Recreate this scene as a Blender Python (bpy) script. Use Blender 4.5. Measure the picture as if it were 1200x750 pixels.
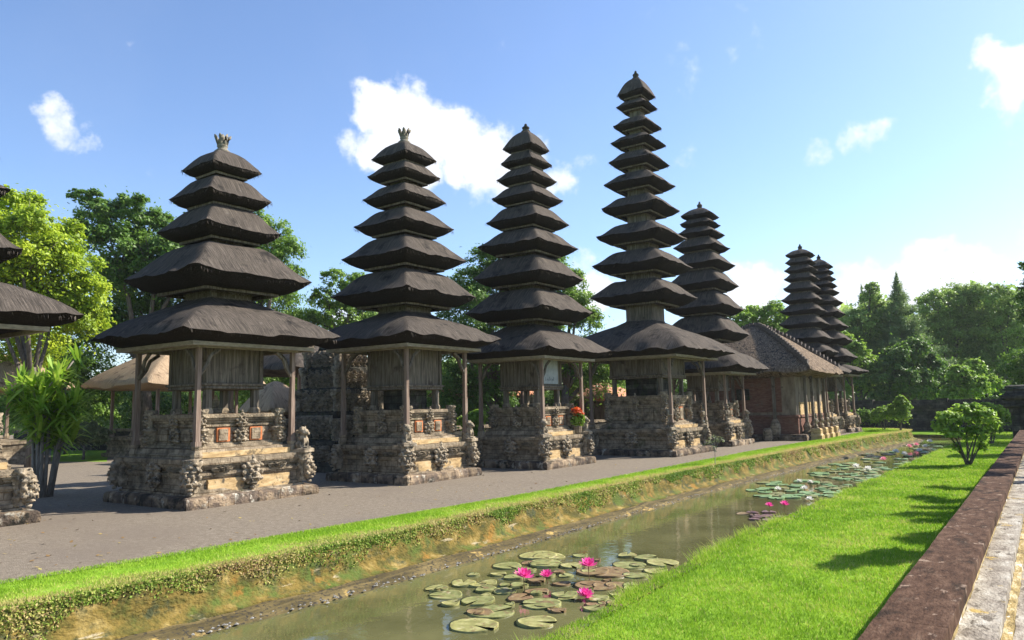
import bpy, bmesh, math, random
import numpy as np
from mathutils import Vector, noise, Matrix
R = math.radians
sc = bpy.context.scene
for o in list(bpy.data.objects): bpy.data.objects.remove(o)
col = sc.collection
random.seed(7)

# ------------------------------------------------------------------ camera
EYE = np.array([0.0, 0.0, 2.05]); FPX = 874.2
YAW, PIT, ROL = R(35.353), R(6.564), R(-1.116)
FW = np.array([-math.sin(YAW)*math.cos(PIT), math.cos(YAW)*math.cos(PIT), math.sin(PIT)])
_r = np.array([math.cos(YAW), math.sin(YAW), 0]); _u = np.cross(_r, FW)
RT = math.cos(ROL)*_r + math.sin(ROL)*_u; UP = -math.sin(ROL)*_r + math.cos(ROL)*_u
cam = bpy.data.cameras.new('camera'); camo = bpy.data.objects.new('camera', cam); col.objects.link(camo)
camo.matrix_world = Matrix(((RT[0], UP[0], -FW[0], EYE[0]), (RT[1], UP[1], -FW[1], EYE[1]), (RT[2], UP[2], -FW[2], EYE[2]), (0, 0, 0, 1)))
cam.sensor_width = 36; cam.lens = 36*FPX/1200; cam.clip_start = .05; cam.clip_end = 3000
sc.camera = camo
def ray(u, v): return FW*FPX + RT*(u-600) + UP*(375-v)
def at(u, v, z=0.0):
    d = ray(u, v); return EYE + d*((z-EYE[2])/d[2])
def far(u, v, dist): return EYE + ray(u, v)*(dist/FPX)

# ------------------------------------------------------------------ light
SUN_EL = R(38.5); SD = Vector((.61, .79, 0)).normalized()
sun = bpy.data.lights.new('sun', 'SUN'); sun.energy = 5.0; sun.angle = R(.55); sun.color = (1, .94, .84)
suno = bpy.data.objects.new('sun', sun); col.objects.link(suno)
SV = Vector((SD.x*math.cos(SUN_EL), SD.y*math.cos(SUN_EL), math.sin(SUN_EL)))
suno.rotation_euler = SV.to_track_quat('Z', 'Y').to_euler(); suno.location = (20, 20, 40)
w = bpy.data.worlds.new('World'); sc.world = w; w.use_nodes = True
wt = w.node_tree; wn = wt.nodes; wl = wt.links; wn.clear()
sky = wn.new('ShaderNodeTexSky'); sky.sky_type = 'NISHITA'; sky.sun_disc = False
sky.sun_elevation = SUN_EL; sky.sun_rotation = math.atan2(SD.x, SD.y); sky.altitude = 100; sky.air_density = 1.0; sky.dust_density = .75; sky.ozone_density = 2.0
bg = wn.new('ShaderNodeBackground'); bg.inputs[1].default_value = .104; 
tint = wn.new('ShaderNodeMix'); tint.data_type = 'RGBA'; tint.blend_type = 'MULTIPLY'; tint.inputs[0].default_value = 1; wl.new(sky.outputs[0], tint.inputs[6]); tint.inputs[7].default_value = (.92, .98, 1.10, 1); wl.new(tint.outputs[2], bg.inputs[0])
cb = wn.new('ShaderNodeBackground'); cb.inputs[0].default_value = (.90, .93, 1, 1); cb.inputs[1].default_value = .60
tc = wn.new('ShaderNodeTexCoord')
n1 = wn.new('ShaderNodeTexNoise'); n1.inputs['Scale'].default_value = 9; n1.inputs['Detail'].default_value = 6; n1.inputs['Roughness'].default_value = .6; wl.new(tc.outputs['Generated'], n1.inputs['Vector'])
sb = wn.new('ShaderNodeVectorMath'); sb.operation = 'SUBTRACT'; wl.new(n1.outputs['Color'], sb.inputs[0]); sb.inputs[1].default_value = (.5, .5, .5)
sc_ = wn.new('ShaderNodeVectorMath'); sc_.operation = 'SCALE'; wl.new(sb.outputs[0], sc_.inputs[0]); sc_.inputs['Scale'].default_value = .11
ad = wn.new('ShaderNodeVectorMath'); ad.operation = 'ADD'; wl.new(tc.outputs['Generated'], ad.inputs[0]); wl.new(sc_.outputs[0], ad.inputs[1])
PUFF = [(440, 130, 30, 1), (475, 145, 42, 1), (520, 160, 44, 1), (555, 190, 36, 1), (450, 175, 36, .95), (500, 190, 36, .95), (600, 205, 44, .85), (410, 172, 24, .5), (640, 226, 30, .6), (570, 165, 26, .6),
        (382, 150, 14, .25), (58, 134, 20, .6), (72, 150, 22, .5), (98, 165, 15, .5), (1005, 154, 22, .5), (958, 171, 20, .35), (1175, 72, 26, .85), (1200, 85, 34, .9), (800, 194, 20, .3),
        (700, 345, 34, .9), (690, 310, 24, .5), (730, 330, 20, .5), (880, 345, 30, .95), (850, 350, 24, .8), (1005, 350, 36, .9), (1040, 335, 30, .7), (1105, 322, 36, 1), (1140, 335, 34, 1), (1075, 335, 30, .9), (970, 345, 30, .6), (920, 350, 28, .6),
        (680, 190, 26, .25), (1180, 345, 32, .6), (400, 390, 40, .6), (180, 60, 40, .12), (840, 60, 60, .1), (-150, 260, 90, .7), (1400, 200, 120, .6), (1600, 340, 140, .8), (-500, 340, 140, .6)]
prev = None
for u, v, rp, amt in PUFF:
    d = ray(u, v); d = d/np.linalg.norm(d)
    rr = rp/FPX*1.25
    di = wn.new('ShaderNodeVectorMath'); di.operation = 'DISTANCE'; wl.new(ad.outputs[0], di.inputs[0]); di.inputs[1].default_value = tuple(d)
    mr = wn.new('ShaderNodeMapRange'); mr.interpolation_type = 'SMOOTHSTEP'; mr.inputs[1].default_value = rr*1.15; mr.inputs[2].default_value = rr*.35; mr.inputs[3].default_value = 0; mr.inputs[4].default_value = amt
    wl.new(di.outputs['Value'], mr.inputs[0])
    if prev is None: prev = mr.outputs[0]
    else:
        mx = wn.new('ShaderNodeMath'); mx.operation = 'MAXIMUM'; wl.new(prev, mx.inputs[0]); wl.new(mr.outputs[0], mx.inputs[1]); prev = mx.outputs[0]
n2 = wn.new('ShaderNodeTexNoise'); n2.inputs['Scale'].default_value = 26; n2.inputs['Detail'].default_value = 7; n2.inputs['Roughness'].default_value = .62; wl.new(tc.outputs['Generated'], n2.inputs['Vector'])
e1 = wn.new('ShaderNodeMath'); e1.operation = 'MULTIPLY_ADD'; wl.new(n2.outputs[0], e1.inputs[0]); e1.inputs[1].default_value = 1.5; wl.new(prev, e1.inputs[2])
e2 = wn.new('ShaderNodeMapRange'); e2.interpolation_type = 'SMOOTHSTEP'; e2.inputs[1].default_value = .95; e2.inputs[2].default_value = 1.62; wl.new(e1.outputs[0], e2.inputs[0])
e3 = wn.new('ShaderNodeMath'); e3.operation = 'MULTIPLY'; wl.new(e2.outputs[0], e3.inputs[0]); e3.inputs[1].default_value = .96; prev = e3.outputs[0]
# thin high veil
nv = wn.new('ShaderNodeTexNoise'); nv.inputs['Scale'].default_value = 3.2; nv.inputs['Detail'].default_value = 5; wl.new(ad.outputs[0], nv.inputs['Vector'])
vr = wn.new('ShaderNodeMapRange'); vr.inputs[1].default_value = .5; vr.inputs[2].default_value = .85; vr.inputs[4].default_value = .05; wl.new(nv.outputs[0], vr.inputs[0])
mxv = wn.new('ShaderNodeMath'); mxv.operation = 'MAXIMUM'; wl.new(prev, mxv.inputs[0]); wl.new(vr.outputs[0], mxv.inputs[1])
ms = wn.new('ShaderNodeMixShader'); wl.new(mxv.outputs[0], ms.inputs[0]); wl.new(bg.outputs[0], ms.inputs[1]); wl.new(cb.outputs[0], ms.inputs[2])
wo = wn.new('ShaderNodeOutputWorld'); wl.new(ms.outputs[0], wo.inputs[0])
sc.view_settings.view_transform = 'Standard'; sc.view_settings.look = 'None'; sc.view_settings.gamma = 1; sc.view_settings.exposure = 1.08
sc.render.engine = 'CYCLES'; sc.cycles.max_bounces = 6; sc.cycles.transparent_max_bounces = 8
sc.render.resolution_x = 1024; sc.render.resolution_y = 640

# ------------------------------------------------------------------ materials
MATS = {}
def mat(name, cols, scale=3.0, rough=.9, bump=.3, bscale=20, stretch=None, spots=None, streak=False, spec=.2, trans=0, tone=False, detail=6, uv=False, bdist=.02, courses=None):
    """cols: colour ramp stops for a noise over the surface; spots: (colour, scale, threshold, width)"""
    if name in MATS: return MATS[name]
    m = bpy.data.materials.new(name); m.use_nodes = True; t = m.node_tree; n = t.nodes; l = t.links
    b = n['Principled BSDF']; b.inputs['Roughness'].default_value = rough; b.inputs['Specular IOR Level'].default_value = spec
    if uv:
        src = n.new('ShaderNodeTexCoord').outputs['UV']
    else:
        src = n.new('ShaderNodeNewGeometry').outputs['Position']
    if stretch:
        mp = n.new('ShaderNodeMapping'); mp.inputs['Scale'].default_value = stretch; l.new(src, mp.inputs[0]); src2 = mp.outputs[0]
    else: src2 = src
    if tone:
        a = n.new('ShaderNodeAttribute'); a.attribute_name = 'tone'; fac = a.outputs['Fac']
    else:
        x = n.new('ShaderNodeTexNoise'); x.inputs['Scale'].default_value = scale; x.inputs['Detail'].default_value = detail; x.inputs['Roughness'].default_value = .62; l.new(src2, x.inputs['Vector']); fac = x.outputs[0]
    cr = n.new('ShaderNodeValToRGB'); l.new(fac, cr.inputs[0]); el = cr.color_ramp.elements
    while len(el) < len(cols): el.new(.5)
    for i, (p, c) in enumerate(cols): el[i].position = p; el[i].color = (*c, 1)
    out = cr.outputs[0]
    for sp in (spots or []):
        c, s_, th, wd = sp[:4]
        x = n.new('ShaderNodeTexNoise'); x.inputs['Scale'].default_value = s_; x.inputs['Detail'].default_value = 5; x.inputs['Roughness'].default_value = .65
        mp = n.new('ShaderNodeMapping'); mp.inputs['Location'].default_value = (s_*3.1, 7.7, c[0]*50)
        if len(sp) > 4: mp.inputs['Scale'].default_value = sp[4]
        l.new(src, mp.inputs[0]); l.new(mp.outputs[0], x.inputs['Vector'])
        mr = n.new('ShaderNodeMapRange'); mr.inputs[1].default_value = th; mr.inputs[2].default_value = th+wd; l.new(x.outputs[0], mr.inputs[0])
        mx = n.new('ShaderNodeMix'); mx.data_type = 'RGBA'; l.new(mr.outputs[0], mx.inputs[0]); l.new(out, mx.inputs[6]); mx.inputs[7].default_value = (*c, 1); out = mx.outputs[2]
    bj = None
    if courses:
        sx = n.new('ShaderNodeSeparateXYZ'); l.new(src, sx.inputs[0]); sm = n.new('ShaderNodeMath'); l.new(sx.outputs[0], sm.inputs[0]); l.new(sx.outputs[1], sm.inputs[1])
        cx_ = n.new('ShaderNodeCombineXYZ'); l.new(sm.outputs[0], cx_.inputs[0]); l.new(sx.outputs[2], cx_.inputs[1])
        wn_ = n.new('ShaderNodeTexNoise'); wn_.inputs['Scale'].default_value = 5; l.new(src, wn_.inputs['Vector']); wa = n.new('ShaderNodeVectorMath'); wa.operation = 'MULTIPLY_ADD'; l.new(wn_.outputs['Color'], wa.inputs[0]); wa.inputs[1].default_value = (.05, .03, 0); l.new(cx_.outputs[0], wa.inputs[2])
        br = n.new('ShaderNodeTexBrick'); br.inputs['Scale'].default_value = 1; br.inputs['Brick Width'].default_value = courses[0]; br.inputs['Row Height'].default_value = courses[1]; br.inputs['Mortar Size'].default_value = courses[2]; br.inputs['Mortar Smooth'].default_value = .3
        br.inputs['Color1'].default_value = (1, 1, 1, 1); br.inputs['Color2'].default_value = (courses[3],)*3+(1,); br.inputs['Mortar'].default_value = (.42, .37, .32, 1); l.new(wa.outputs[0], br.inputs['Vector'])
        mx = n.new('ShaderNodeMix'); mx.data_type = 'RGBA'; mx.blend_type = 'MULTIPLY'; mx.inputs[0].default_value = 1; l.new(out, mx.inputs[6]); l.new(br.outputs['Color'], mx.inputs[7]); out = mx.outputs[2]
    l.new(out, b.inputs['Base Color'])
    if bump:
        x = n.new('ShaderNodeTexNoise'); x.inputs['Scale'].default_value = bscale; x.inputs['Detail'].default_value = 5; l.new(src2, x.inputs['Vector'])
        bp = n.new('ShaderNodeBump'); bp.inputs['Strength'].default_value = bump; bp.inputs['Distance'].default_value = bdist; l.new(x.outputs[0], bp.inputs['Height']); l.new(bp.outputs[0], b.inputs['Normal'])
    if trans:
        tr = n.new('ShaderNodeBsdfTranslucent'); l.new(out, tr.inputs[0]); mi = n.new('ShaderNodeMixShader'); mi.inputs[0].default_value = trans
        l.new(b.outputs[0], mi.inputs[1]); l.new(tr.outputs[0], mi.inputs[2]); l.new(mi.outputs[0], n['Material Output'].inputs[0])
    MATS[name] = m; return m
thatch = mat('black palm fibre thatch', [(.28, (.024, .021, .018)), (.5, (.074, .062, .052)), (.70, (.175, .145, .118))], scale=1, uv=True, stretch=(60, 1.8, 1), bump=.7, bscale=2.2, bdist=.035,
             spots=[((.16, .14, .12), 5, .60, .18), ((.022, .020, .018), 2.2, .54, .15)], rough=.95, spec=.08)
shaded_ends = mat('cut thatch ends with painted shade', [(.3, (.010, .009, .008)), (.6, (.026, .022, .019)), (.8, (.055, .046, .038))], scale=30, bump=.6, bscale=60, bdist=.02, spec=.05)  # cut ends of the fibre, with the shade under the eaves put into the colour
straw = mat('sun bleached straw thatch', [(.3, (.20, .135, .08)), (.55, (.40, .29, .185)), (.75, (.54, .42, .29))], scale=1, uv=True, stretch=(40, 2, 1), bump=.8, bscale=2, bdist=.04, spots=[((.13, .09, .06), 3, .55, .15)], spec=.08)
oldthatch = mat('weathered grey brown thatch', [(.36, (.05, .034, .023)), (.5, (.18, .13, .088)), (.66, (.36, .27, .185))], scale=1, uv=True, stretch=(14, 9, 1), bump=1, bscale=1.6, bdist=.09, spots=[((.045, .038, .034), 4, .53, .1)], spec=.08)
stone = mat('weathered tuff stone', [(.28, (.115, .092, .066)), (.45, (.255, .20, .137)), (.6, (.39, .312, .215)), (.8, (.51, .425, .30))], scale=5, bump=.9, bscale=34, bdist=.03,
            spots=[((.06, .052, .04), 2.2, .52, .2), ((.50, .46, .38), 6, .66, .06), ((.11, .11, .06), 1.4, .60, .1)], spec=.1, courses=(.46, .155, .008, .72))
yellow = mat('yellow sandstone', [(.3, (.26, .17, .08)), (.5, (.46, .32, .16)), (.72, (.60, .46, .27))], scale=3, stretch=(1, 1, 4), bump=.4, bscale=30, spots=[((.09, .075, .055), 3.0, .56, .1), ((.13, .09, .05), 12, .62, .06)], spec=.1)
step = mat('lichen spotted step stone', [(.3, (.05, .042, .036)), (.48, (.16, .12, .09)), (.6, (.34, .25, .16)), (.75, (.5, .42, .32))], scale=3, bump=.9, bscale=22, bdist=.04,
           spots=[((.52, .48, .39), 3.6, .56, .10), ((.05, .045, .035), 3.1, .54, .1)], spec=.1, courses=(.62, .30, .014, .5))
carve = mat('carved grey stone', [(.3, (.12, .095, .068)), (.5, (.29, .235, .165)), (.7, (.45, .37, .27))], scale=9, bump=.8, bscale=55, bdist=.02, spots=[((.06, .055, .045), 3.5, .50, .2), ((.60, .55, .47), 14, .63, .05)], spec=.1)
darkstone = mat('mossy dark stone', [(.3, (.022, .023, .020)), (.5, (.06, .058, .048)), (.7, (.14, .13, .105)), (.85, (.24, .21, .17))], scale=4, bump=.9, bscale=26, bdist=.03, spots=[((.05, .065, .03), 2.2, .56, .1)], spec=.1, courses=(.5, .22, .012, .55))
brick = mat('old red brick', [(.3, (.10, .05, .036)), (.5, (.165, .082, .058)), (.7, (.24, .14, .10))], scale=5, stretch=(1, 1, 5), bump=.5, bscale=18, spots=[((.16, .12, .09), 2.2, .54, .15)], spec=.1)
orange = mat('orange brick inlay', [(.35, (.42, .13, .05)), (.65, (.62, .24, .10))], scale=8, bump=.3, spec=.1)
wood = mat('grey weathered wood', [(.3, (.055, .047, .036)), (.5, (.135, .114, .088)), (.72, (.25, .215, .17))], scale=2.4, stretch=(9, 9, .7), bump=.4, bscale=5, spots=[((.07, .055, .045), 2, .58, .1)], spec=.15)
beam = mat('pale sunbleached beam wood', [(.3, (.19, .165, .125)), (.7, (.38, .33, .255))], scale=3, stretch=(2, 2, 6), bump=.3, spec=.15)
redwood = mat('reddish brown post wood', [(.3, (.12, .085, .065)), (.5, (.21, .15, .115)), (.72, (.32, .25, .20))], scale=2.4, stretch=(12, 12, .7), bump=.3, bscale=5, spec=.15)
darkwood = mat('dark wood', [(.3, (.03, .025, .02)), (.7, (.09, .075, .06))], scale=3, stretch=(8, 8, 1), bump=.3, spec=.1)
terra = mat('terracotta roof tile', [(.3, (.35, .14, .08)), (.7, (.55, .28, .18))], scale=5, bump=.5, spec=.1)
plaster = mat('grey stained plaster', [(.3, (.12, .09, .065)), (.5, (.21, .165, .12)), (.7, (.31, .255, .19))], scale=2, stretch=(2, 2, .5), bump=.3, spots=[((.10, .08, .06), 2.6, .56, .1)], spec=.1)
signm = mat('pale painted board', [(.3, (.27, .30, .31)), (.7, (.40, .43, .43))], scale=6, bump=.1)
lettr = mat('dark sign lettering', [(.3, (.05, .06, .08)), (.7, (.08, .09, .11))], bump=0)
pathm = mat('compacted grey gravel', [(.3, (.135, .110, .082)), (.5, (.185, .153, .115)), (.7, (.24, .20, .153))], scale=9, bump=.9, bscale=60, bdist=.015, spots=[((.15, .125, .105), .5, .56, .25), ((.33, .28, .22), 30, .58, .06), ((.08, .065, .05), 38, .58, .05), ((.16, .13, .10), .25, .5, .2)], spec=.15)
soil = mat('lawn soil', [(.3, (.12, .22, .020)), (.5, (.18, .32, .025)), (.7, (.25, .38, .045))], scale=3, bump=.7, bscale=60, bdist=.02, spots=[((.24, .24, .08), 7, .64, .08)], spec=.05)
blade = mat('grass blades', [(0, (.14, .27, .018)), (.45, (.27, .44, .028)), (.75, (.40, .54, .055)), (1, (.56, .47, .18))], tone=True, trans=.4, bump=0, rough=.6)
dryblade = mat('drying edge growth', [(0, (.11, .20, .03)), (.38, (.24, .35, .05)), (.58, (.42, .40, .11)), (.8, (.52, .40, .18)), (1, (.28, .16, .09))], tone=True, trans=.3, bump=0, rough=.7)
bank = mat('mossy canal bank stone', [(.28, (.04, .038, .014)), (.43, (.095, .082, .022)), (.56, (.185, .13, .034)), (.72, (.32, .24, .09))], scale=2.6, stretch=(1, 1, 1.6), bump=.9, bscale=16, bdist=.04, spots=[((.06, .065, .03), 2.8, .54, .1), ((.34, .28, .17), 4, .62, .06, (1, .5, 3)), ((.085, .115, .025), 1.5, .50, .12), ((.23, .13, .03), 2.1, .60, .08)], spec=.1)
ledge = mat('wet muddy ledge', [(.3, (.05, .04, .02)), (.5, (.11, .085, .038)), (.66, (.20, .15, .065)), (.8, (.34, .26, .11))], scale=2.0, stretch=(4, .5, 1), bump=.8, bscale=24, spots=[((.42, .29, .10), 2.2, .60, .06), ((.04, .036, .03), 18, .54, .06)], spec=.1, rough=.9)
coping = mat('reddish brown coping stone', [(.3, (.038, .022, .015)), (.5, (.080, .045, .029)), (.7, (.135, .083, .055))], scale=6, stretch=(2.8, 1.0, 1), bump=.9, bscale=22, bdist=.012, spots=[((.25, .18, .13), 4.4, .61, .06, (2.2, 1.2, 1)), ((.03, .02, .014), 2.6, .54, .12, (2, .8, 1))], spec=.06, rough=.95)
lichen = mat('white crusted ledge stone', [(.3, (.14, .115, .09)), (.46, (.27, .235, .19)), (.54, (.32, .285, .23)), (.66, (.44, .41, .35))], scale=2.2, stretch=(3, 1.6, 1.5), bump=.8, bscale=16, bdist=.02, spots=[((.13, .11, .085), 4, .55, .06, (3, 1.2, 1)), ((.38, .27, .09), 3, .60, .06)], spec=.1)
lichen2 = mat('ochre stained ledge stone', [(.3, (.13, .095, .045)), (.5, (.34, .25, .10)), (.7, (.58, .50, .34))], scale=5, stretch=(4, 1.2, 1.5), bump=.8, bscale=16, bdist=.02, spots=[((.70, .66, .58), 4, .60, .05), ((.07, .055, .04), 5, .60, .06)], spec=.1)
bark = mat('tree bark', [(.3, (.06, .05, .04)), (.7, (.19, .16, .13))], scale=4, stretch=(4, 4, 1), bump=.6, bscale=10)
palebark = mat('pale bark', [(.3, (.16, .14, .12)), (.7, (.38, .34, .30))], scale=4, stretch=(4, 4, 1), bump=.5, bscale=10)
def leafmat(name, c0, c1, c2, tr=.35): return mat(name, [(0, c0), (.5, c1), (1, c2)], tone=True, trans=tr, bump=0, rough=.5, spec=.35)
L_yel = leafmat('yellow green leaves', (.16, .25, .015), (.34, .46, .025), (.55, .62, .04), .45)
L_dark = leafmat('deep green leaves', (.05, .11, .018), (.115, .22, .03), (.23, .36, .055), .4)
L_mid = leafmat('mid green leaves', (.08, .16, .02), (.18, .31, .035), (.32, .46, .07), .42)
L_far = leafmat('far green leaves', (.13, .215, .045), (.27, .39, .085), (.42, .53, .15), .48)
L_con = leafmat('conifer needles', (.09, .15, .055), (.19, .27, .09), (.29, .37, .14), .4)
L_lite = leafmat('light green leaves', (.12, .22, .025), (.25, .40, .045), (.42, .55, .09), .45)
L_strap = leafmat('strap leaves', (.14, .27, .025), (.32, .50, .045), (.58, .66, .12), .5)
L_dry = leafmat('grey green scrub leaves', (.09, .11, .05), (.17, .20, .09), (.27, .29, .14))
L_or = leafmat('orange flowers', (.55, .06, .01), (.75, .13, .02), (.80, .28, .05))
L_pad = {}
def padmat(i, c0, c1, c2): return mat('lily pad %d' % i, [(.3, c0), (.5, c1), (.7, c2)], scale=9, bump=.2, bscale=25, rough=.45, spec=.4, spots=[((.17, .11, .05), 9, .56, .1), ((.42, .38, .22), 5, .62, .08)])
PADM = [padmat(0, (.11, .11, .035), (.20, .21, .07), (.32, .31, .13)), padmat(1, (.15, .14, .045), (.27, .26, .09), (.42, .39, .18)),
        padmat(2, (.11, .07, .035), (.20, .13, .06), (.26, .21, .09)), padmat(3, (.075, .14, .05), (.15, .25, .09), (.26, .37, .17)), padmat(4, (.07, .035, .035), (.14, .075, .07), (.20, .13, .10))]
pinkm = mat('magenta petals', [(.3, (.70, .04, .28)), (.7, (.85, .12, .45))], trans=.35, bump=0, rough=.5)
whitem = mat('white petals', [(.3, (.72, .70, .64)), (.7, (.85, .84, .80))], trans=.25, bump=0, rough=.5)
palepink = mat('pink petals', [(.3, (.70, .22, .30)), (.7, (.85, .40, .48))], trans=.25, bump=0, rough=.5)
yelm = mat('yellow stamens', [(.3, (.75, .45, .03)), (.7, (.85, .60, .08))], bump=0)
stemm = mat('lily stem', [(.3, (.10, .06, .03)), (.7, (.16, .10, .05))], bump=0)
# water
wm = bpy.data.materials.new('murky canal water'); wm.use_nodes = True; n = wm.node_tree.nodes; l = wm.node_tree.links; b = n['Principled BSDF']
geo = n.new('ShaderNodeNewGeometry')
x = n.new('ShaderNodeTexNoise'); x.inputs['Scale'].default_value = .8; x.inputs['Detail'].default_value = 4; l.new(geo.outputs['Position'], x.inputs['Vector'])
cr = n.new('ShaderNodeValToRGB'); cr.color_ramp.elements[0].position = .35; cr.color_ramp.elements[0].color = (.08, .08, .032, 1); cr.color_ramp.elements[1].position = .65; cr.color_ramp.elements[1].color = (.135, .13, .055, 1)
l.new(x.outputs[0], cr.inputs[0]); l.new(cr.outputs[0], b.inputs['Base Color'])
b.inputs['Roughness'].default_value = .04; b.inputs['IOR'].default_value = 1.33; b.inputs['Specular IOR Level'].default_value = .75
x = n.new('ShaderNodeTexNoise'); x.inputs['Scale'].default_value = 5; x.inputs['Detail'].default_value = 3; l.new(geo.outputs['Position'], x.inputs['Vector'])
bp = n.new('ShaderNodeBump'); bp.inputs['Strength'].default_value = .10; bp.inputs['Distance'].default_value = .03; l.new(x.outputs[0], bp.inputs['Height']); l.new(bp.outputs[0], b.inputs['Normal'])

# ------------------------------------------------------------------ helpers
def link(name, me, m, parent=None, loc=None):
    o = bpy.data.objects.new(name, me); col.objects.link(o)
    if m is not None and not me.materials: me.materials.append(m)
    if parent is not None: o.parent = parent
    if loc is not None: o.location = tuple(float(q) for q in loc)
    return o
def tag(o, label=None, cat=None, group=None, kind=None):
    if label: o['label'] = label
    if cat: o['category'] = cat
    if group: o['group'] = group
    if kind: o['kind'] = kind
    return o
def thing(name, label, cat, loc, rz=0, group=None):
    o = bpy.data.objects.new(name, None); col.objects.link(o); o.location = tuple(float(q) for q in loc); o.rotation_euler = (0, 0, rz); o.empty_display_size = .3
    return tag(o, label, cat, group)
def wob(p, f, a):
    if not a: return p
    q = noise.noise_vector(Vector(p)*f+Vector((3.3, 9.1, 5.7))); q2 = noise.noise_vector(Vector(p)*f*3.1)
    return (p[0]+a*(q.x+.4*q2.x), p[1]+a*(q.y+.4*q2.y), p[2]+a*(q.z+.4*q2.z))
class MB:
    def __init__(s): s.v = []; s.f = []; s.uv = []
    def quad(s, a, b, c, d):
        k = len(s.v); s.v += [a, b, c, d]; s.f.append((k, k+1, k+2, k+3))
    def tri(s, a, b, c):
        k = len(s.v); s.v += [a, b, c]; s.f.append((k, k+1, k+2))
    def grid(s, fn, nu, nv, close=False, flip=False):
        k = len(s.v)
        for j in range(nv+1):
            for i in range(nu if close else nu+1): s.v.append(fn(i/nu, j/nv))
        W = nu if close else nu+1
        for j in range(nv):
            for i in range(nu):
                a = k+j*W+i; b = k+j*W+(i+1) % W; c = k+(j+1)*W+(i+1) % W; d = k+(j+1)*W+i
                s.f.append((a, d, c, b) if flip else (a, b, c, d))
    def box(s, x0, y0, z0, x1, y1, z1, res=None, amp=0, fr=3.0, rot=None):
        if not res:
            k = len(s.v); s.v += [(x, y, z) for z in (z0, z1) for x, y in ((x0, y0), (x1, y0), (x1, y1), (x0, y1))]
            s.f += [tuple(k+i for i in q) for q in ((3, 2, 1, 0), (4, 5, 6, 7), (0, 1, 5, 4), (1, 2, 6, 5), (2, 3, 7, 6), (3, 0, 4, 7))]; return
        nx, ny, nz = [max(1, int(abs(q)/res)) for q in (x1-x0, y1-y0, z1-z0)]
        X = lambda t: x0+(x1-x0)*t; Y = lambda t: y0+(y1-y0)*t; Z = lambda t: z0+(z1-z0)*t
        W = lambda p: wob(p, fr, amp)
        s.grid(lambda a, b: W((X(a), Y(b), z1)), nx, ny); s.grid(lambda a, b: W((X(a), Y(b), z0)), nx, ny, flip=True)
        s.grid(lambda a, b: W((X(a), y0, Z(b))), nx, nz); s.grid(lambda a, b: W((X(a), y1, Z(b))), nx, nz, flip=True)
        s.grid(lambda a, b: W((x1, Y(a), Z(b))), ny, nz); s.grid(lambda a, b: W((x0, Y(a), Z(b))), ny, nz, flip=True)
    def sq(s, prof, per=24, amp=0, fr=3.0, cap=True, hx=1, hy=1, cx=0, cy=0):
        """square-section loft; prof = [(half, z)...] from bottom to top"""
        pts = []
        for side in range(4):
            for i in range(per):
                t = -1+2*i/per
                pts.append([(t, -1), (1, t), (-t, 1), (-1, -t)][side])
        n = len(pts); k = len(s.v)
        for h, z in prof:
            for x, y in pts: s.v.append(wob((cx+x*h*hx, cy+y*h*hy, z), fr, amp))
        for j in range(len(prof)-1):
            for i in range(n): s.f.append((k+j*n+i, k+j*n+(i+1) % n, k+(j+1)*n+(i+1) % n, k+(j+1)*n+i))
        if cap:
            s.f.append(tuple(k+(len(prof)-1)*n+i for i in range(n)))
            s.f.append(tuple(k+i for i in range(n))[::-1])
    def lathe(s, prof, seg=10, cx=0, cy=0, amp=0, fr=6, cap=True):
        s.grid(lambda a, b: s._l(prof, a, b, cx, cy, amp, fr), seg, len(prof)-1, close=True)
        n = len(s.v); s.f.append(tuple(range(n-seg, n)))
    def _l(s, prof, a, b, cx, cy, amp, fr):
        r, z = prof[int(round(b*(len(prof)-1)))]; th = a*2*math.pi
        return wob((cx+r*math.cos(th), cy+r*math.sin(th), z), fr, amp)
    def tube(s, pts, rad, seg=6):
        P = [Vector(p) for p in pts]; rad = rad if hasattr(rad, '__len__') else [rad]*len(P); k = len(s.v)
        for i, p in enumerate(P):
            d = (P[min(i+1, len(P)-1)]-P[max(i-1, 0)]).normalized(); a = d.cross(Vector((0, 0, 1)) if abs(d.z) < .9 else Vector((1, 0, 0))).normalized(); b_ = d.cross(a)
            for j in range(seg):
                th = 2*math.pi*j/seg; s.v.append(tuple(p+(a*math.cos(th)+b_*math.sin(th))*rad[i]))
        for i in range(len(P)-1):
            for j in range(seg): s.f.append((k+i*seg+j, k+(i+1)*seg+j, k+(i+1)*seg+(j+1) % seg, k+i*seg+(j+1) % seg))
        s.f.append(tuple(k+j for j in range(seg))); s.f.append(tuple(k+(len(P)-1)*seg+j for j in range(seg))[::-1])
    def mesh(s, name, smooth=False, uvs=None):
        me = bpy.data.meshes.new(name); me.from_pydata(s.v, [], s.f); me.update()
        if smooth: me.polygons.foreach_set('use_smooth', [True]*len(me.polygons))
        if uvs is not None:
            lay = me.uv_layers.new(name='UVMap'); vi = np.empty(len(me.loops), np.int32); me.loops.foreach_get('vertex_index', vi)
            lay.data.foreach_set('uv', np.array(uvs, np.float32)[vi].ravel())
        return me
    def put(s, name, m, parent=None, loc=None, smooth=False): return link(name, s.mesh(name, smooth), m, parent, loc)

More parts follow.
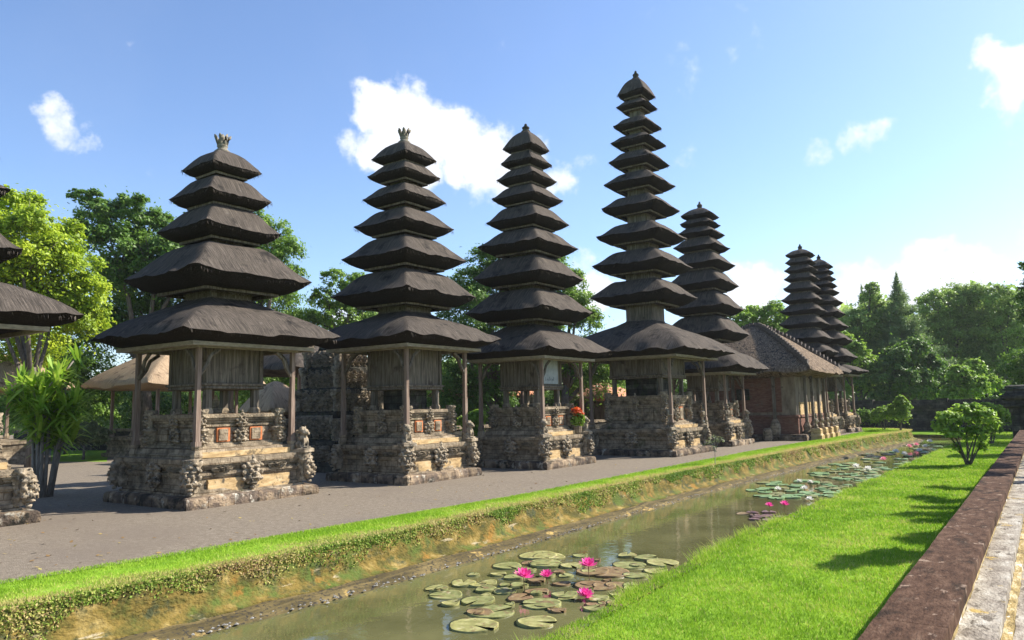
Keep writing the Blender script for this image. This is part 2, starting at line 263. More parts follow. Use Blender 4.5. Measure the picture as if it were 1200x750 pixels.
# ---- thatch roofs -------------------------------------------------
P_MID = [(1, 0), (.96, .07), (.92, .145), (.86, .28), (.78, .48), (.70, .68), (.62, .84), (.55, .935), (.46, .985), (.36, 1)]
P_TOP = [(1, 0), (.96, .06), (.91, .15), (.82, .31), (.70, .50), (.57, .67), (.44, .79), (.30, .89), (.17, .96), (.06, 1)]
P_LOW = [(1, 0), (.975, .05), (.94, .13), (.86, .29), (.76, .48), (.64, .62), (.52, .75), (.42, .87), (.33, 1)]
def roof_mesh(a, z0, z1, prof, per=22, hx=1, hy=1, jend=None, thick=.10, fringe=True, amp=.03, seed=0, fr=2.2, blend=None):
    rnd = random.Random(seed); mb = MB(); uv = []
    h = z1-z0; pr_ = list(prof)
    if jend:  # stretch the inner end so that it meets the body above
        e = pr_[-1][0]; pr_ = [(1-(1-r)*(1-jend/a)/(1-e), t) for r, t in pr_]
    pts = []
    for side in range(4):
        for i in range(per):
            t = -1+2*i/per; x, y = [(t, -1), (1, t), (-t, 1), (-1, -t)][side]; pts.append((x, y, side))
    rings = [('u', .50, -thick*1.0), ('u', .70, -thick), ('u', .80, -thick*.78), ('u', .90, -thick*.42), ('u', .97, -thick*.13), ('t', 1, 0)] + [('o', r, t) for r, t in pr_]
    k = 0; n = len(pts); off = Vector((seed*3.7, seed*1.9, seed))
    for kind, r, t in rings:
        for (x, y, sd) in pts:
            cn = (min(abs(x), abs(y)))**4           # 1 at the corners
            rr = r*(1-cn*.055)*1.035
            if kind == 'u': z = z0+t
            else: z = z0+t*h
            edge = max(0, 1-abs(r-1)*4)
            z += .05*a*cn*edge*.6 - .012*a*(1-cn)*edge
            px, py = x*a*rr*hx, y*a*rr*hy
            q = noise.noise_vector(Vector((px, py, z))*fr+off)+.8*noise.noise_vector(Vector((px, py, 0))*fr*.45+off); q2 = noise.noise(Vector((px, py, 0))*17+off)
            f = amp*(.5+.8*edge)
            z += f*q.z*1.2 + (edge*.028*q2)
            px += f*q.x; py += f*q.y
            mb.v.append((px, py, z))
            s = (x if sd in (0, 2) else y)*a*rr
            uv.append((s+sd*11.3+seed, r*a*1.3 if kind == 'o' else a*2+r))
    for j in range(len(rings)-1):
        if rings[j][0] == 't': continue
        for i in range(n): mb.f.append((j*n+i, j*n+(i+1) % n, (j+1)*n+(i+1) % n, (j+1)*n+i))
    m_ = len(rings)-1
    mb.f.append(tuple(m_*n+i for i in range(n))); mb.f.append(tuple(range(n))[::-1])
    if fringe:
        for i in range(int(n*fringe)):
            x, y, sd = rnd.choice(pts); t = rnd.uniform(-.98, .98); x, y = [(t, -1), (1, t), (t, 1), (-1, t)][sd]
            r_ = rnd.uniform(.955, .998); X, Y = x*a*r_*hx, y*a*r_*hy; zz = z0-thick*.3*rnd.random()
            nx, ny = [(0, -1), (1, 0), (0, 1), (-1, 0)][sd]; L = rnd.uniform(.03, .085); wd = .006
            ta = (wd, 0) if ny else (0, wd); k = len(mb.v); dx = rnd.uniform(-.02, .02)
            mb.v += [(X-ta[0], Y-ta[1], zz+.03), (X+ta[0], Y+ta[1], zz+.03), (X+nx*.03+dx*abs(ny), Y+ny*.03+dx*abs(nx), zz-L)]; mb.f.append((k, k+1, k+2)); uv += [(x*5, y*5)]*3
        # loose strands standing up from the thatch surface
    me = mb.mesh('thatch', True, uv)
    me.set_sharp_from_angle(angle=R(60))
    return me
def frame(mb, a, b, z0, z1, hx=1, hy=1):   # square ring of beams from half a (outer) with width b
    A, B = a*hx, a*hy
    mb.box(-A, -B, z0, A, -B+b, z1); mb.box(-A, B-b, z0, A, B, z1); mb.box(-A, -B+b, z0+.004, -A+b, B-b, z1-.004); mb.box(A-b, -B+b, z0+.004, A, B-b, z1-.004)
# ---- carvings -----------------------------------------------------
def scroll(p, f):
    d, _ = noise.voronoi(Vector(p)*f); t = noise.noise(Vector(p)*f*.6)
    return (1-min(1, d[0]*1.7)) + .35*math.sin(d[0]*22+t*4)
def corner_carving(h, r0, r1, seed, seg=30, rows=24):
    mb = MB(); o = Vector((seed*2.3, seed*5.1, seed))
    def fn(a, b):
        th = a*2*math.pi; r = r0+(r1-r0)*b**1.5; r *= 1+.10*math.sin(b*9.4)
        if b > .93: r *= .92
        x, y, z = r*math.cos(th), r*math.sin(th), h*b
        s = scroll(Vector((x, y, z))+o, 7.5)
        k = 1+.42*(s-.45); k *= 1+.12*abs(math.cos(2*th))
        return (x*k, y*k, z)
    mb.grid(fn, seg, rows, close=True); n = len(mb.v); mb.f.append(tuple(range(n-seg, n))); return mb.mesh('corner_carving', True)
def face_carving(w_, h, dp, seed, nu=22, nv=26):
    """shield-shaped relief facing +X, standing at x=0"""
    mb = MB(); o = Vector((seed*4.3, seed*1.7, seed*2.))
    def fn(a, b):
        t = a*2-1; env = (1-abs(t)**3)*(.35+.65*math.sin(math.pi*min(1, .15+b*.72))); wid = w_/2*(.62+.38*math.sin(math.pi*(.15+.6*b)))
        y = t*wid; z = h*b; s = scroll(Vector((0, y, z))+o, 9)
        return (-.03+dp*env*(.45+1.0*s) if 0 < a < 1 else -.03, y, z+.012*s)
    mb.grid(fn, nu, nv); top = [i for i in range(nv*(nu+1), (nv+1)*(nu+1))]; mb.f.append(tuple(top)); return mb.mesh('face_carving', True)
CC = [corner_carving(1, .30, .56, i) for i in range(4)]; FC = [face_carving(1, 1, .42, i) for i in range(4)]
def place(me, name, parent, loc, rz, scl, m=None):
    o = bpy.data.objects.new(name, me); col.objects.link(o); o.parent = parent; o.location = tuple(float(q) for q in loc); o.rotation_euler = (0, 0, rz); o.scale = scl
    if not me.materials: me.materials.append(m or carve)
    return o
# ---- statues: one continuous skin each, fused by a voxel remesh ---
def fused(name, blobs, vox, m, amp=.012):
    bm = bmesh.new()
    for (x, y, z, rx, ry, rz) in blobs:
        r = bmesh.ops.create_icosphere(bm, subdivisions=3, radius=1); bmesh.ops.scale(bm, vec=(rx, ry, rz), verts=r['verts']); bmesh.ops.translate(bm, vec=(x, y, z), verts=r['verts'])
    me = bpy.data.meshes.new(name); bm.to_mesh(me); bm.free(); o = bpy.data.objects.new(name, me); col.objects.link(o)
    md = o.modifiers.new('r', 'REMESH'); md.mode = 'VOXEL'; md.voxel_size = vox
    dg = bpy.context.evaluated_depsgraph_get(); dg.update(); me2 = bpy.data.meshes.new_from_object(o.evaluated_get(dg)); bpy.data.objects.remove(o)
    for v in me2.vertices:
        d, _ = noise.voronoi(v.co*22); v.co += v.normal*amp*(.6-d[0]*1.6)
    me2.polygons.foreach_set('use_smooth', [True]*len(me2.polygons)); me2.materials.clear(); me2.materials.append(m); me2.name = name
    return me2
LION = fused('lion', [(0, 0, .05, .20, .17, .06), (-.06, 0, .17, .13, .13, .13), (.02, 0, .28, .11, .115, .15), (.07, 0, .46, .10, .11, .10), (.15, 0, .43, .06, .07, .05), (0, 0, .50, .10, .13, .10),
                      (.10, .08, .18, .035, .035, .15), (.10, -.08, .18, .035, .035, .15), (.14, .08, .07, .06, .04, .03), (.14, -.08, .07, .06, .04, .03),
                      (-.03, .13, .12, .10, .06, .09), (-.03, -.13, .12, .10, .06, .09), (.03, .08, .57, .025, .03, .05), (.03, -.08, .57, .025, .03, .05), (-.15, 0, .30, .04, .04, .16), (-.16, 0, .46, .05, .06, .06), (.19, 0, .40, .02, .045, .015)], .014, carve)
GUARD = fused('guardian', [(0, 0, .05, .17, .17, .07), (0, 0, .17, .12, .15, .09), (0, .08, .28, .05, .06, .16), (0, -.08, .28, .05, .06, .16), (0, 0, .42, .10, .13, .10), (.02, 0, .55, .10, .13, .14), (0, .15, .60, .05, .05, .06), (0, -.15, .60, .05, .05, .06),
                           (.05, .17, .50, .04, .04, .10), (.05, -.17, .50, .04, .04, .10), (.12, .12, .45, .09, .035, .035), (.12, -.12, .45, .09, .035, .035), (0, 0, .68, .05, .05, .06), (.01, 0, .77, .075, .075, .09), (0, 0, .87, .085, .085, .04), (0, 0, .93, .05, .05, .07),
                           (.08, 0, .76, .02, .02, .03), (0, .08, .78, .02, .03, .05), (0, -.08, .78, .02, .03, .05), (.13, .12, .55, .02, .02, .20)], .014, carve)

MASK = fused('mask', [(0, 0, .30, .07, .20, .28), (.06, .10, .20, .07, .07, .07), (.06, -.10, .20, .07, .07, .07), (.11, .075, .33, .045, .045, .045), (.11, -.075, .33, .045, .045, .045), (.08, .08, .41, .05, .07, .028), (.08, -.08, .41, .05, .07, .028),
                      (.14, 0, .27, .05, .045, .05), (.11, 0, .185, .06, .12, .025), (.08, 0, .08, .06, .09, .03), (.14, .07, .14, .014, .017, .045), (.14, -.07, .14, .014, .017, .045), (.06, 0, .51, .05, .09, .06), (.05, .13, .47, .04, .055, .05), (.05, -.13, .47, .04, .055, .05), (.04, 0, .61, .03, .05, .05),
                      (.03, .20, .30, .05, .05, .055), (.03, -.20, .30, .05, .05, .055), (.03, .20, .16, .05, .05, .045), (.03, -.20, .16, .05, .05, .045), (.03, .20, .43, .045, .05, .045), (.03, -.20, .43, .045, .05, .045), (.04, 0, -.01, .05, .06, .04)], .012, carve, .016)
# ------------------------------------------------------------------ ground, water, canal
def sheet(name, pts, z, m, label=None):
    mb = MB(); mb.v = [(x, y, z) for x, y in pts]; mb.f = [tuple(range(len(pts)))]
    o = mb.put(name, m); tag(o, label, None, None, 'structure'); return o
sheet('ground', [(-900, -900), (900, -900), (900, 1200), (-900, 1200)], -1.4, soil)
LIP = [(-9.6, -12), (-9.5, 0), (-9.15, 5), (-9.0, 8), (-9.0, 21.3), (-8.45, 34), (-7.5, 47), (-7.1, 51), (-7.2, 53.6), (-8.3, 55.2), (-11, 55.9), (-16, 56.0), (-90, 56.0)]
INN = [(-11.4, -12), (-11.0, 0), (-10.62, 4.5), (-10.4, 7), (-9.98, 13), (-9.9, 29), (-9.6, 39), (-9.3, 50), (-9.4, 52.5), (-10.2, 53.8), (-12, 54.5), (-16, 54.6), (-90, 54.6)]
def interp(poly, n):
    P = np.array(poly, float); d = np.r_[0, np.cumsum(np.linalg.norm(np.diff(P, axis=0), axis=1))]; s = np.linspace(0, 1, n)
    s = s*d[-1]; return np.c_[np.interp(s, d, P[:, 0]), np.interp(s, d, P[:, 1])]
# sample both polylines at matching parameters
def resample(poly, per=10):
    P = np.array(poly, float); out = []
    for a, b in zip(P[:-1], P[1:]):
        k = max(2, min(90, int(np.linalg.norm(b-a)*per/2)))
        out += [(a+(b-a)*i/k) for i in range(k)]
    out.append(P[-1]); return out
def paired(A, B, per=8):
    oa = []; ob = []
    for i in range(len(A)-1):
        a0, a1, b0, b1 = [np.array(q, float) for q in (A[i], A[i+1], B[i], B[i+1])]; k = max(2, min(160, int(np.linalg.norm(a1-a0)*per/2)))
        for j in range(k): oa.append(a0+(a1-a0)*j/k); ob.append(b0+(b1-b0)*j/k)
    oa.append(np.array(A[-1], float)); ob.append(np.array(B[-1], float)); return oa, ob
la, ib = paired(LIP, INN)
pathp = [(float(x), float(y)) for x, y in ib]
mb = MB(); Wd = -90
for i in range(len(pathp)-1):
    pass
mb.v = [(x, y, 0) for x, y in pathp]+[(-90, -12, 0)]; mb.f = [tuple(range(len(mb.v)))]
tag(mb.put('path', pathm), None, None, None, 'structure')
nrm = []
for i in range(len(la)):
    t = la[min(i+1, len(la)-1)]-la[max(i-1, 0)]; t = t/np.linalg.norm(t); nrm.append(np.array([t[1], -t[0]]))
def loft(name, m, prof, amp=.03, fr=2.0, base=None, smooth=True):
    mb = MB(); base = base or la
    N = len(base)-1; M = len(prof)-1
    def fn(a, b):
        i = int(round(a*N)); o, z = prof[int(round(b*M))]; p = base[i]+nrm[i]*o
        return wob((p[0], p[1], z), fr, amp)
    mb.grid(fn, N, M, flip=True); o = mb.put(name, m, smooth=smooth); tag(o, None, None, None, 'structure'); return o
# grass strip between path and lip
mb = MB(); N = len(la)-1
def fn(a, b):
    i = int(round(a*N)); p = ib[i]+(la[i]-ib[i])*b; z = .012+.05*math.sin(b*2.2)*(.6+noise.noise(Vector((p[0], p[1], 0))*1.3)) - (.06 if b > .95 else 0)
    return (p[0], p[1], z if b > 0 else -.01)
mb.grid(fn, N, 6, flip=True); tag(mb.put('grass_strip', soil, smooth=True), None, None, None, 'structure')
loft('canal_bank', bank, [(-.04, -.01), (.04, -.05), (.07, -.12), (.09, -.20), (.12, -.28), (.13, -.36), (.17, -.42), (.24, -.46), (.34, -.49), (.30, -.58)], .045, 2.4)
loft('canal_ledge', ledge, [(.20, -.50), (.33, -.505), (.42, -.515), (.52, -.525), (.60, -.545), (.66, -.575), (.75, -.63), (1.1, -.9)], .03, 2.6)
sheet('water', [(-60, 58.5), (-60, 54), (-9.2, 54), (-9.9, 30), (-10, -14), (-3.9, -14), (-3.4, 58.5)], -.60, wm)
# right hand lawn
REDGE = [(-4.15, -12), (-4.2, 4), (-4.42, 8), (-4.6, 14), (-4.4, 20), (-4.25, 30), (-4.1, 40), (-3.8, 50), (-3.9, 54), (-4.6, 56.6), (-8, 57.6), (-90, 57.6)]
OUT = [(-.85, -12), (-.85, 4), (-.85, 8), (-.85, 14), (-.85, 20), (-.85, 30), (-.85, 40), (-.85, 50), (-.85, 56), (-.85, 60), (-8, 60.5), (-90, 60.5)]
ra, rb = paired(REDGE, OUT, 6)
def lawnz(x, y): return -.30+.05*noise.noise(Vector((x, y, 0))*.7)
mb = MB(); N2 = len(ra)-1
def fn(a, b):
    i = int(round(a*N2)); p = ra[i]+(rb[i]-ra[i])*b; z = lawnz(*p)
    if b == 0: z = -.44
    return (p[0], p[1], z)
mb.grid(fn, N2, 10, flip=False); lw = mb.put('lawn', soil, smooth=True); tag(lw, None, None, None, 'structure')
mb = MB()
def fn(a, b):
    i = int(round(a*N2)); p = ra[i]; o = [(-.02, -.40), (.03, -.48), (.06, -.56), (.2, -.9)][int(round(b*3))]
    j = min(i+1, N2); t = ra[j]-ra[max(i-1, 0)]; t = t/np.linalg.norm(t); nn = np.array([-t[1], t[0]])
    return wob((p[0]+nn[0]*o[0], p[1]+nn[1]*o[0], o[1]), 2, .03)
mb.grid(fn, N2, 3); tag(mb.put('canal_bank', bank, smooth=True), None, None, None, 'structure')
p = [at(60, 541), at(125, 541), at(128, 528), at(60, 528)]
sheet('lawn', [(q[0], q[1]) for q in p], .006, soil)
sheet('lawn', [(-90, 60.4), (60, 60.4), (60, 200), (-90, 200)], -.25, soil)

# ---- numpy soup of small faces -------------------------------------
rng = np.random.default_rng(5)
def soup(name, V, nper, tone, m, parent=None, loc=None):
    n = len(V)//nper; me = bpy.data.meshes.new(name)
    me.vertices.add(len(V)); me.vertices.foreach_set('co', V.astype(np.float32).ravel())
    me.loops.add(len(V)); me.loops.foreach_set('vertex_index', np.arange(len(V), dtype=np.int32))
    me.polygons.add(n); me.polygons.foreach_set('loop_start', np.arange(0, len(V), nper, dtype=np.int32)); me.polygons.foreach_set('loop_total', np.full(n, nper, dtype=np.int32))
    a = me.attributes.new('tone', 'FLOAT', 'POINT'); a.data.foreach_set('value', np.repeat(tone, nper).astype(np.float32))
    me.update(calc_edges=True)
    return link(name, me, m, parent, loc)
def blades(name, P, h, wd, tone, m, lean=.45, bias=(0, 0)):
    n = len(P); th = rng.uniform(0, 2*np.pi, n); h = h*rng.uniform(.55, 1.25, n)
    s = np.c_[np.cos(th), np.sin(th), np.zeros(n)]*(wd/2)[:, None] if hasattr(wd, '__len__') else np.c_[np.cos(th), np.sin(th), np.zeros(n)]*wd/2
    ln = rng.normal(0, lean, (n, 2))*h[:, None]; tip = P+np.c_[ln[:, 0]+bias[0]*h, ln[:, 1]+bias[1]*h, h]
    V = np.empty((n*3, 3)); V[0::3] = P-s; V[1::3] = P+s; V[2::3] = tip
    return soup(name, V, 3, tone, m)
def noise2(P, f): return np.array([noise.noise(Vector((x*f, y*f, 1.7))) for x, y in P[:, :2]])
def lawn_points(n, y0, y1, pw=2.0):
    y = y0*(y1/y0)**rng.random(n); i = np.interp(y, [q[1] for q in REDGE[:9]], [q[0] for q in REDGE[:9]]); x = i+(-.86-i)*rng.random(n)
    z = np.array([lawnz(a, b) for a, b in zip(x, y)]); return np.c_[x, y, z]
P = lawn_points(210000, 4.5, 58); hh = np.interp(P[:, 1], [4, 10, 30, 60], [.042, .042, .06, .09]); ww = np.interp(P[:, 1], [4, 8, 20, 60], [.006, .009, .02, .05])
tn = np.clip(.42+.45*noise2(P, .9)+.35*noise2(P, 3.1)+rng.normal(0, .20, len(P)), 0, .95); tn[rng.random(len(P)) < .03] = 1
tag(blades('grass', P, hh, ww, tn, blade), 'bright green mown lawn grass between canal and wall', 'grass', None, 'stuff')
# longer tufts along the right bank edge
y = 5*(50/5)**rng.random(9000); x = np.interp(y, [q[1] for q in REDGE[:9]], [q[0] for q in REDGE[:9]])+rng.normal(.02, .06, len(y)); P = np.c_[x, y, np.full(len(y), -.36)]
P = P[noise2(P, 1.5) > -.05]
tag(blades('tall_grass', P, np.full(len(P), .15), np.full(len(P), .012), np.clip(rng.normal(.62, .2, len(P)), 0, 1), blade, .5, (-.35, 0)), 'longer grass leaning over the canal edge of the lawn', 'grass', None, 'stuff')
# strip grass
LA = np.array(la); IB = np.array(ib)
def strip_points(n, lo, hi, tmax=.93):
    d = np.r_[0, np.cumsum(np.linalg.norm(np.diff(LA, axis=0), axis=1))]
    s = 14+(d[-1]-78-14)*rng.random(n)**1.5; a = rng.uniform(lo, hi, n)
    lx, ly, ix, iy = [np.interp(s, d, q) for q in (LA[:, 0], LA[:, 1], IB[:, 0], IB[:, 1])]
    return np.c_[ix+(lx-ix)*a, iy+(ly-iy)*a, np.zeros(n)], a
P, a = strip_points(110000, -.03, 1.04); P[:, 2] = .02*np.sin(a*2.2)+.02
P[:, 0] += rng.normal(0, .03, len(P))
hh = np.interp(P[:, 1], [3, 12, 30, 60], [.032, .04, .06, .08]); ww = np.interp(P[:, 1], [3, 8, 20, 60], [.008, .011, .02, .045])
tn = np.clip(.42+.25*noise2(P, 1.1)+rng.normal(0, .15, len(P))+np.clip(a-.42+.25*noise2(P, 2.3), 0, 1)*1.2, 0, 1)
tag(blades('grass', P, hh, ww, tn, blade), 'grass of the narrow verge beside the gravel path', 'grass', None, 'stuff')
# drying growth creeping over the lip
n = 130000; P, a = strip_points(n, .66, 1.0); d_ = rng.random(n)**1.4
mask = noise2(P, 1.7); drop = np.clip(d_*(.20+.42*mask), 0.0, .5)
nx = .03+.12*(drop/.4)+rng.normal(0, .02, n)
d0 = np.r_[0, np.cumsum(np.linalg.norm(np.diff(LA, axis=0), axis=1))]
top = rng.random(n) < .38
lipx = P.copy()
# move the hanging ones to the lip
idx = ~top; Yv = P[:, 1]; sel = idx & (Yv < 52.5); lx = np.interp(Yv, LA[:170+0, 1] if False else [q[1] for q in LIP[:8]], [q[0] for q in LIP[:8]])
P[sel, 0] = lx[sel]+nx[sel]; P[sel, 2] = -drop[sel]-.01
P = P[top | sel]; mask = mask[top | sel]; P[:, 2] += .03
n = len(P); sz = np.interp(P[:, 1], [3, 12, 30, 60], [.014, .018, .03, .055])*rng.uniform(.5, 1.6, n)
def cards(P, sz, nb, asp=.55):
    n = len(P); nr = rng.normal(0, 1, (n, 3))+nb; nr /= np.linalg.norm(nr, axis=1)[:, None]
    t = np.cross(nr, rng.normal(0, 1, (n, 3))); t /= np.linalg.norm(t, axis=1)[:, None]; b_ = np.cross(nr, t)
    V = np.empty((n*4, 3)); V[0::4] = P-t*sz[:, None]; V[1::4] = P+b_*(sz*asp)[:, None]; V[2::4] = P+t*sz[:, None]; V[3::4] = P-b_*(sz*asp)[:, None]; return V
tn = np.clip(.46+.55*noise2(P+3, 1.0)+rng.normal(0, .18, n), 0, 1)
tag(soup('creeping_plants', cards(P, sz, np.array([.6, -.2, .7])), 4, tn, dryblade), 'dry and green creeping growth hanging over the canal bank', 'ground cover', None, 'stuff')
g_ = np.random.default_rng(9); n_ = 420; y = 4*(50/4)**g_.random(n_); x = -10.6-g_.random(n_)**1.3*9; P = np.c_[x, y, np.full(n_, .012)]
tag(soup('fallen_leaves', cards(P, g_.uniform(.02, .05, n_), np.array([0, 0, 5.]), .6), 4, g_.random(n_), mat('dry fallen leaves', [(0, (.10, .05, .025)), (.6, (.26, .16, .06)), (1, (.35, .30, .10))], tone=True, bump=0)), 'scattered dry leaves lying on the gravel path', 'leaves', None, 'stuff')
# pebbly waterline
mb = MB()
for k in range(2600):
    s = random.random()**1.6; i = int(s*(len(la)*.62))+6; p = la[i]+nrm[i]*random.uniform(.50, .72)+np.array([random.uniform(-.1, .1), random.uniform(-.15, .15)]); r = random.uniform(.012, .03); z = -.575+random.uniform(-.01, .02)
    mb.v += [(p[0]+r*q[0], p[1]+r*1.3*q[1], z+r*.7*q[2]) for q in ((1, 0, 0), (0, 1, 0), (-1, 0, 0), (0, -1, 0), (0, 0, 1), (0, 0, -1))]; b0 = len(mb.v)-6
    for q in ((0, 1, 4), (1, 2, 4), (2, 3, 4), (3, 0, 4)): mb.f.append(tuple(b0+t for t in q))
tag(mb.put('pebbles', mat('grey pebbles', [(.3, (.08, .075, .07)), (.5, (.2, .19, .17)), (.7, (.42, .40, .36))], scale=30, bump=0)), 'small grey pebbles along the waterline of the canal', 'pebbles', None, 'stuff')

# ------------------------------------------------------------------ the boundary wall at the right
t = thing('boundary_wall', 'low stone wall with reddish brown coping and white crusted ledges', 'wall', (-.5, 8, -.3))
def wpart(name, m, x0, x1, z0, z1, y0, y1, seg=.12, amp=.012, fr=5, jig=0):
    mb = MB(); mb.box(x0+.5, y0-8, z0+.3, x1+.5, y1-8, z1+.3, seg, amp, fr); return mb.put(name, m, t, smooth=False)
yy = -3.0; i = 0
while yy < 31:
    L = random.uniform(1.9, 3.1); jx = random.uniform(-.003, .003)
    wpart('coping_stone', coping, -.865+jx, -.512+jx, .775, .860+random.uniform(-.001, .001), yy+.001, yy+L-.001, .06 if yy < 10 else .15, .0045, 3.5); yy += L
wpart('wall_core', lichen2, -.82, -.535, -.5, .772, -3, yy, .25, .01)
wpart('upper_ledge', lichen, -.533, -.335, -.5, .70, -3, yy, .08, .009, 8)
wpart('middle_ledge', lichen2, -.333, -.285, -.5, .625, -3, yy, .05, .007, 8)
wpart('lower_ledge', lichen, -.283, -.02, -.5, .59, -3, yy, .08, .009, 8)
sheet('pavement', [(-.02, -12), (60, -12), (60, 60), (-.02, 60)], .20, pathm)
yb = yy
# gate pier where the wall ends
def pier(loc, s, label):
    t = thing('gate_pier', label, 'pier', loc)
    a = MB(); a.sq([(.62, 0), (.62, .35), (.55, .40), (.50, .45), (.50, 1.7), (.56, 1.75), (.56, 1.9)], 10, .02, 4); a.put('shaft', darkstone, t)
    a = MB(); a.sq([(.60, 1.9), (.72, 1.98), (.72, 2.1), (.64, 2.14), (.64, 2.22), (.80, 2.3), (.80, 2.42), (.70, 2.46), (.60, 2.62), (.66, 2.68), (.60, 2.80), (.40, 2.86)], 10, .02, 4); a.put('cap', darkstone, t)
    t.scale = (s, s, s); return t
q = at(1178, 534, -.3); pier((q[0]+.80, q[1]+1.0, -.3), .98, 'dark layered stone gate pier standing at the end of the coping wall')
# ------------------------------------------------------------------ meru towers
TW = {
 'T1': (-16.53, 10.73, 1.74, 9.23, [(0.66, 8.06, 8.62), (0.85, 7.29, 7.84), (1.02, 6.44, 7.08), (1.52, 5.24, 6.13), (2.0, 3.79, 4.75)]),
 'T2': (-15.60, 16.39, 1.60, 10.88, [(0.68, 9.66, 10.26), (0.76, 9.1, 9.51), (0.87, 8.35, 8.81), (1.04, 7.47, 8.04), (1.28, 6.49, 7.17), (1.5, 5.36, 6.14), (1.99, 4.0, 4.87)]),
 'T3': (-14.69, 21.81, 1.59, 12.29, [(0.59, 11.29, 12.02), (0.65, 10.73, 11.14), (0.77, 10.1, 10.54), (0.89, 9.38, 9.88), (1.05, 8.53, 9.14), (1.26, 7.62, 8.25), (1.39, 6.5, 7.27), (1.6, 5.27, 6.07), (2.01, 3.85, 4.83)]),
 'T4': (-13.56, 28.88, 1.99, 16.60, [(0.61, 15.43, 16.26), (0.65, 14.88, 15.17), (0.75, 13.99, 14.38), (0.86, 13.24, 13.59), (0.95, 12.35, 12.83), (1.1, 11.37, 11.89), (1.21, 10.29, 10.85), (1.37, 9.06, 9.66), (1.53, 7.79, 8.48), (1.63, 6.47, 7.2), (2.75, 4.1, 5.46)]),
}
def ups(lst, cx, cy, s, fin):
    r = []
    for i, (a, z) in enumerate(lst):
        z1 = fin-.35 if i == 0 else z+(lst[i-1][1]-z)*.72 if i < len(lst)-1 else z+(lst[i-1][1]-z)*.72
        r.append((a, z, z1))
    return (cx, cy, s, fin, r)
TW['T5'] = ups([(0.70, 11.3), (0.74, 10.88), (0.89, 10.36), (1.03, 9.68), (1.2, 8.8), (1.31, 7.78), (1.42, 6.6), (1.59, 5.33), (2.2, 3.62)], -13.45, 35.5, 1.6, 12.1)
TW['T6'] = ups([(0.70, 10.98), (0.72, 10.5), (0.8, 10.02), (0.82, 9.48), (0.88, 8.84), (1.0, 8.14), (1.07, 7.45), (1.16, 6.65), (1.3, 5.75), (1.5, 4.9), (2.0, 3.72)], -11.74, 47.7, 1.6, 11.72)
TW['T7'] = ups([(0.68, 10.8), (0.74, 10.4), (0.8, 9.98), (0.86, 9.52), (0.92, 9.06), (1.07, 8.38), (1.16, 7.63), (1.28, 6.77), (1.45, 5.86), (1.6, 4.75), (2.08, 3.82)], -11.58, 51.7, 1.6, 11.66)
q = at(47, 612); TW['T0'] = (q[0]-1.66, q[1]-1.66, 1.66, 8.8, [(.66, 8.06, 8.6), (.85, 7.25, 7.8), (1.0, 6.5, 7.0), (1.22, 5.3, 6.05), (2.02, 3.98, 4.95)])
LAB = {'T1': 'nearest complete shrine tower, five thatch roofs, beside the strap-leaved plant', 'T2': 'shrine tower with seven dark thatch roofs and leaf crown finial', 'T3': 'nine roofed thatch shrine tower with pale board on its box',
       'T4': 'tallest shrine tower with eleven thatch roofs and the widest lowest roof', 'T5': 'nine roofed shrine tower half hidden behind the tallest tower', 'T6': 'taller of two distant shrine towers behind the brick pavilion',
       'T7': 'farthest shrine tower, shorter and right of its distant twin', 'T0': 'shrine tower cut by the left edge, only roof tip and base showing'}
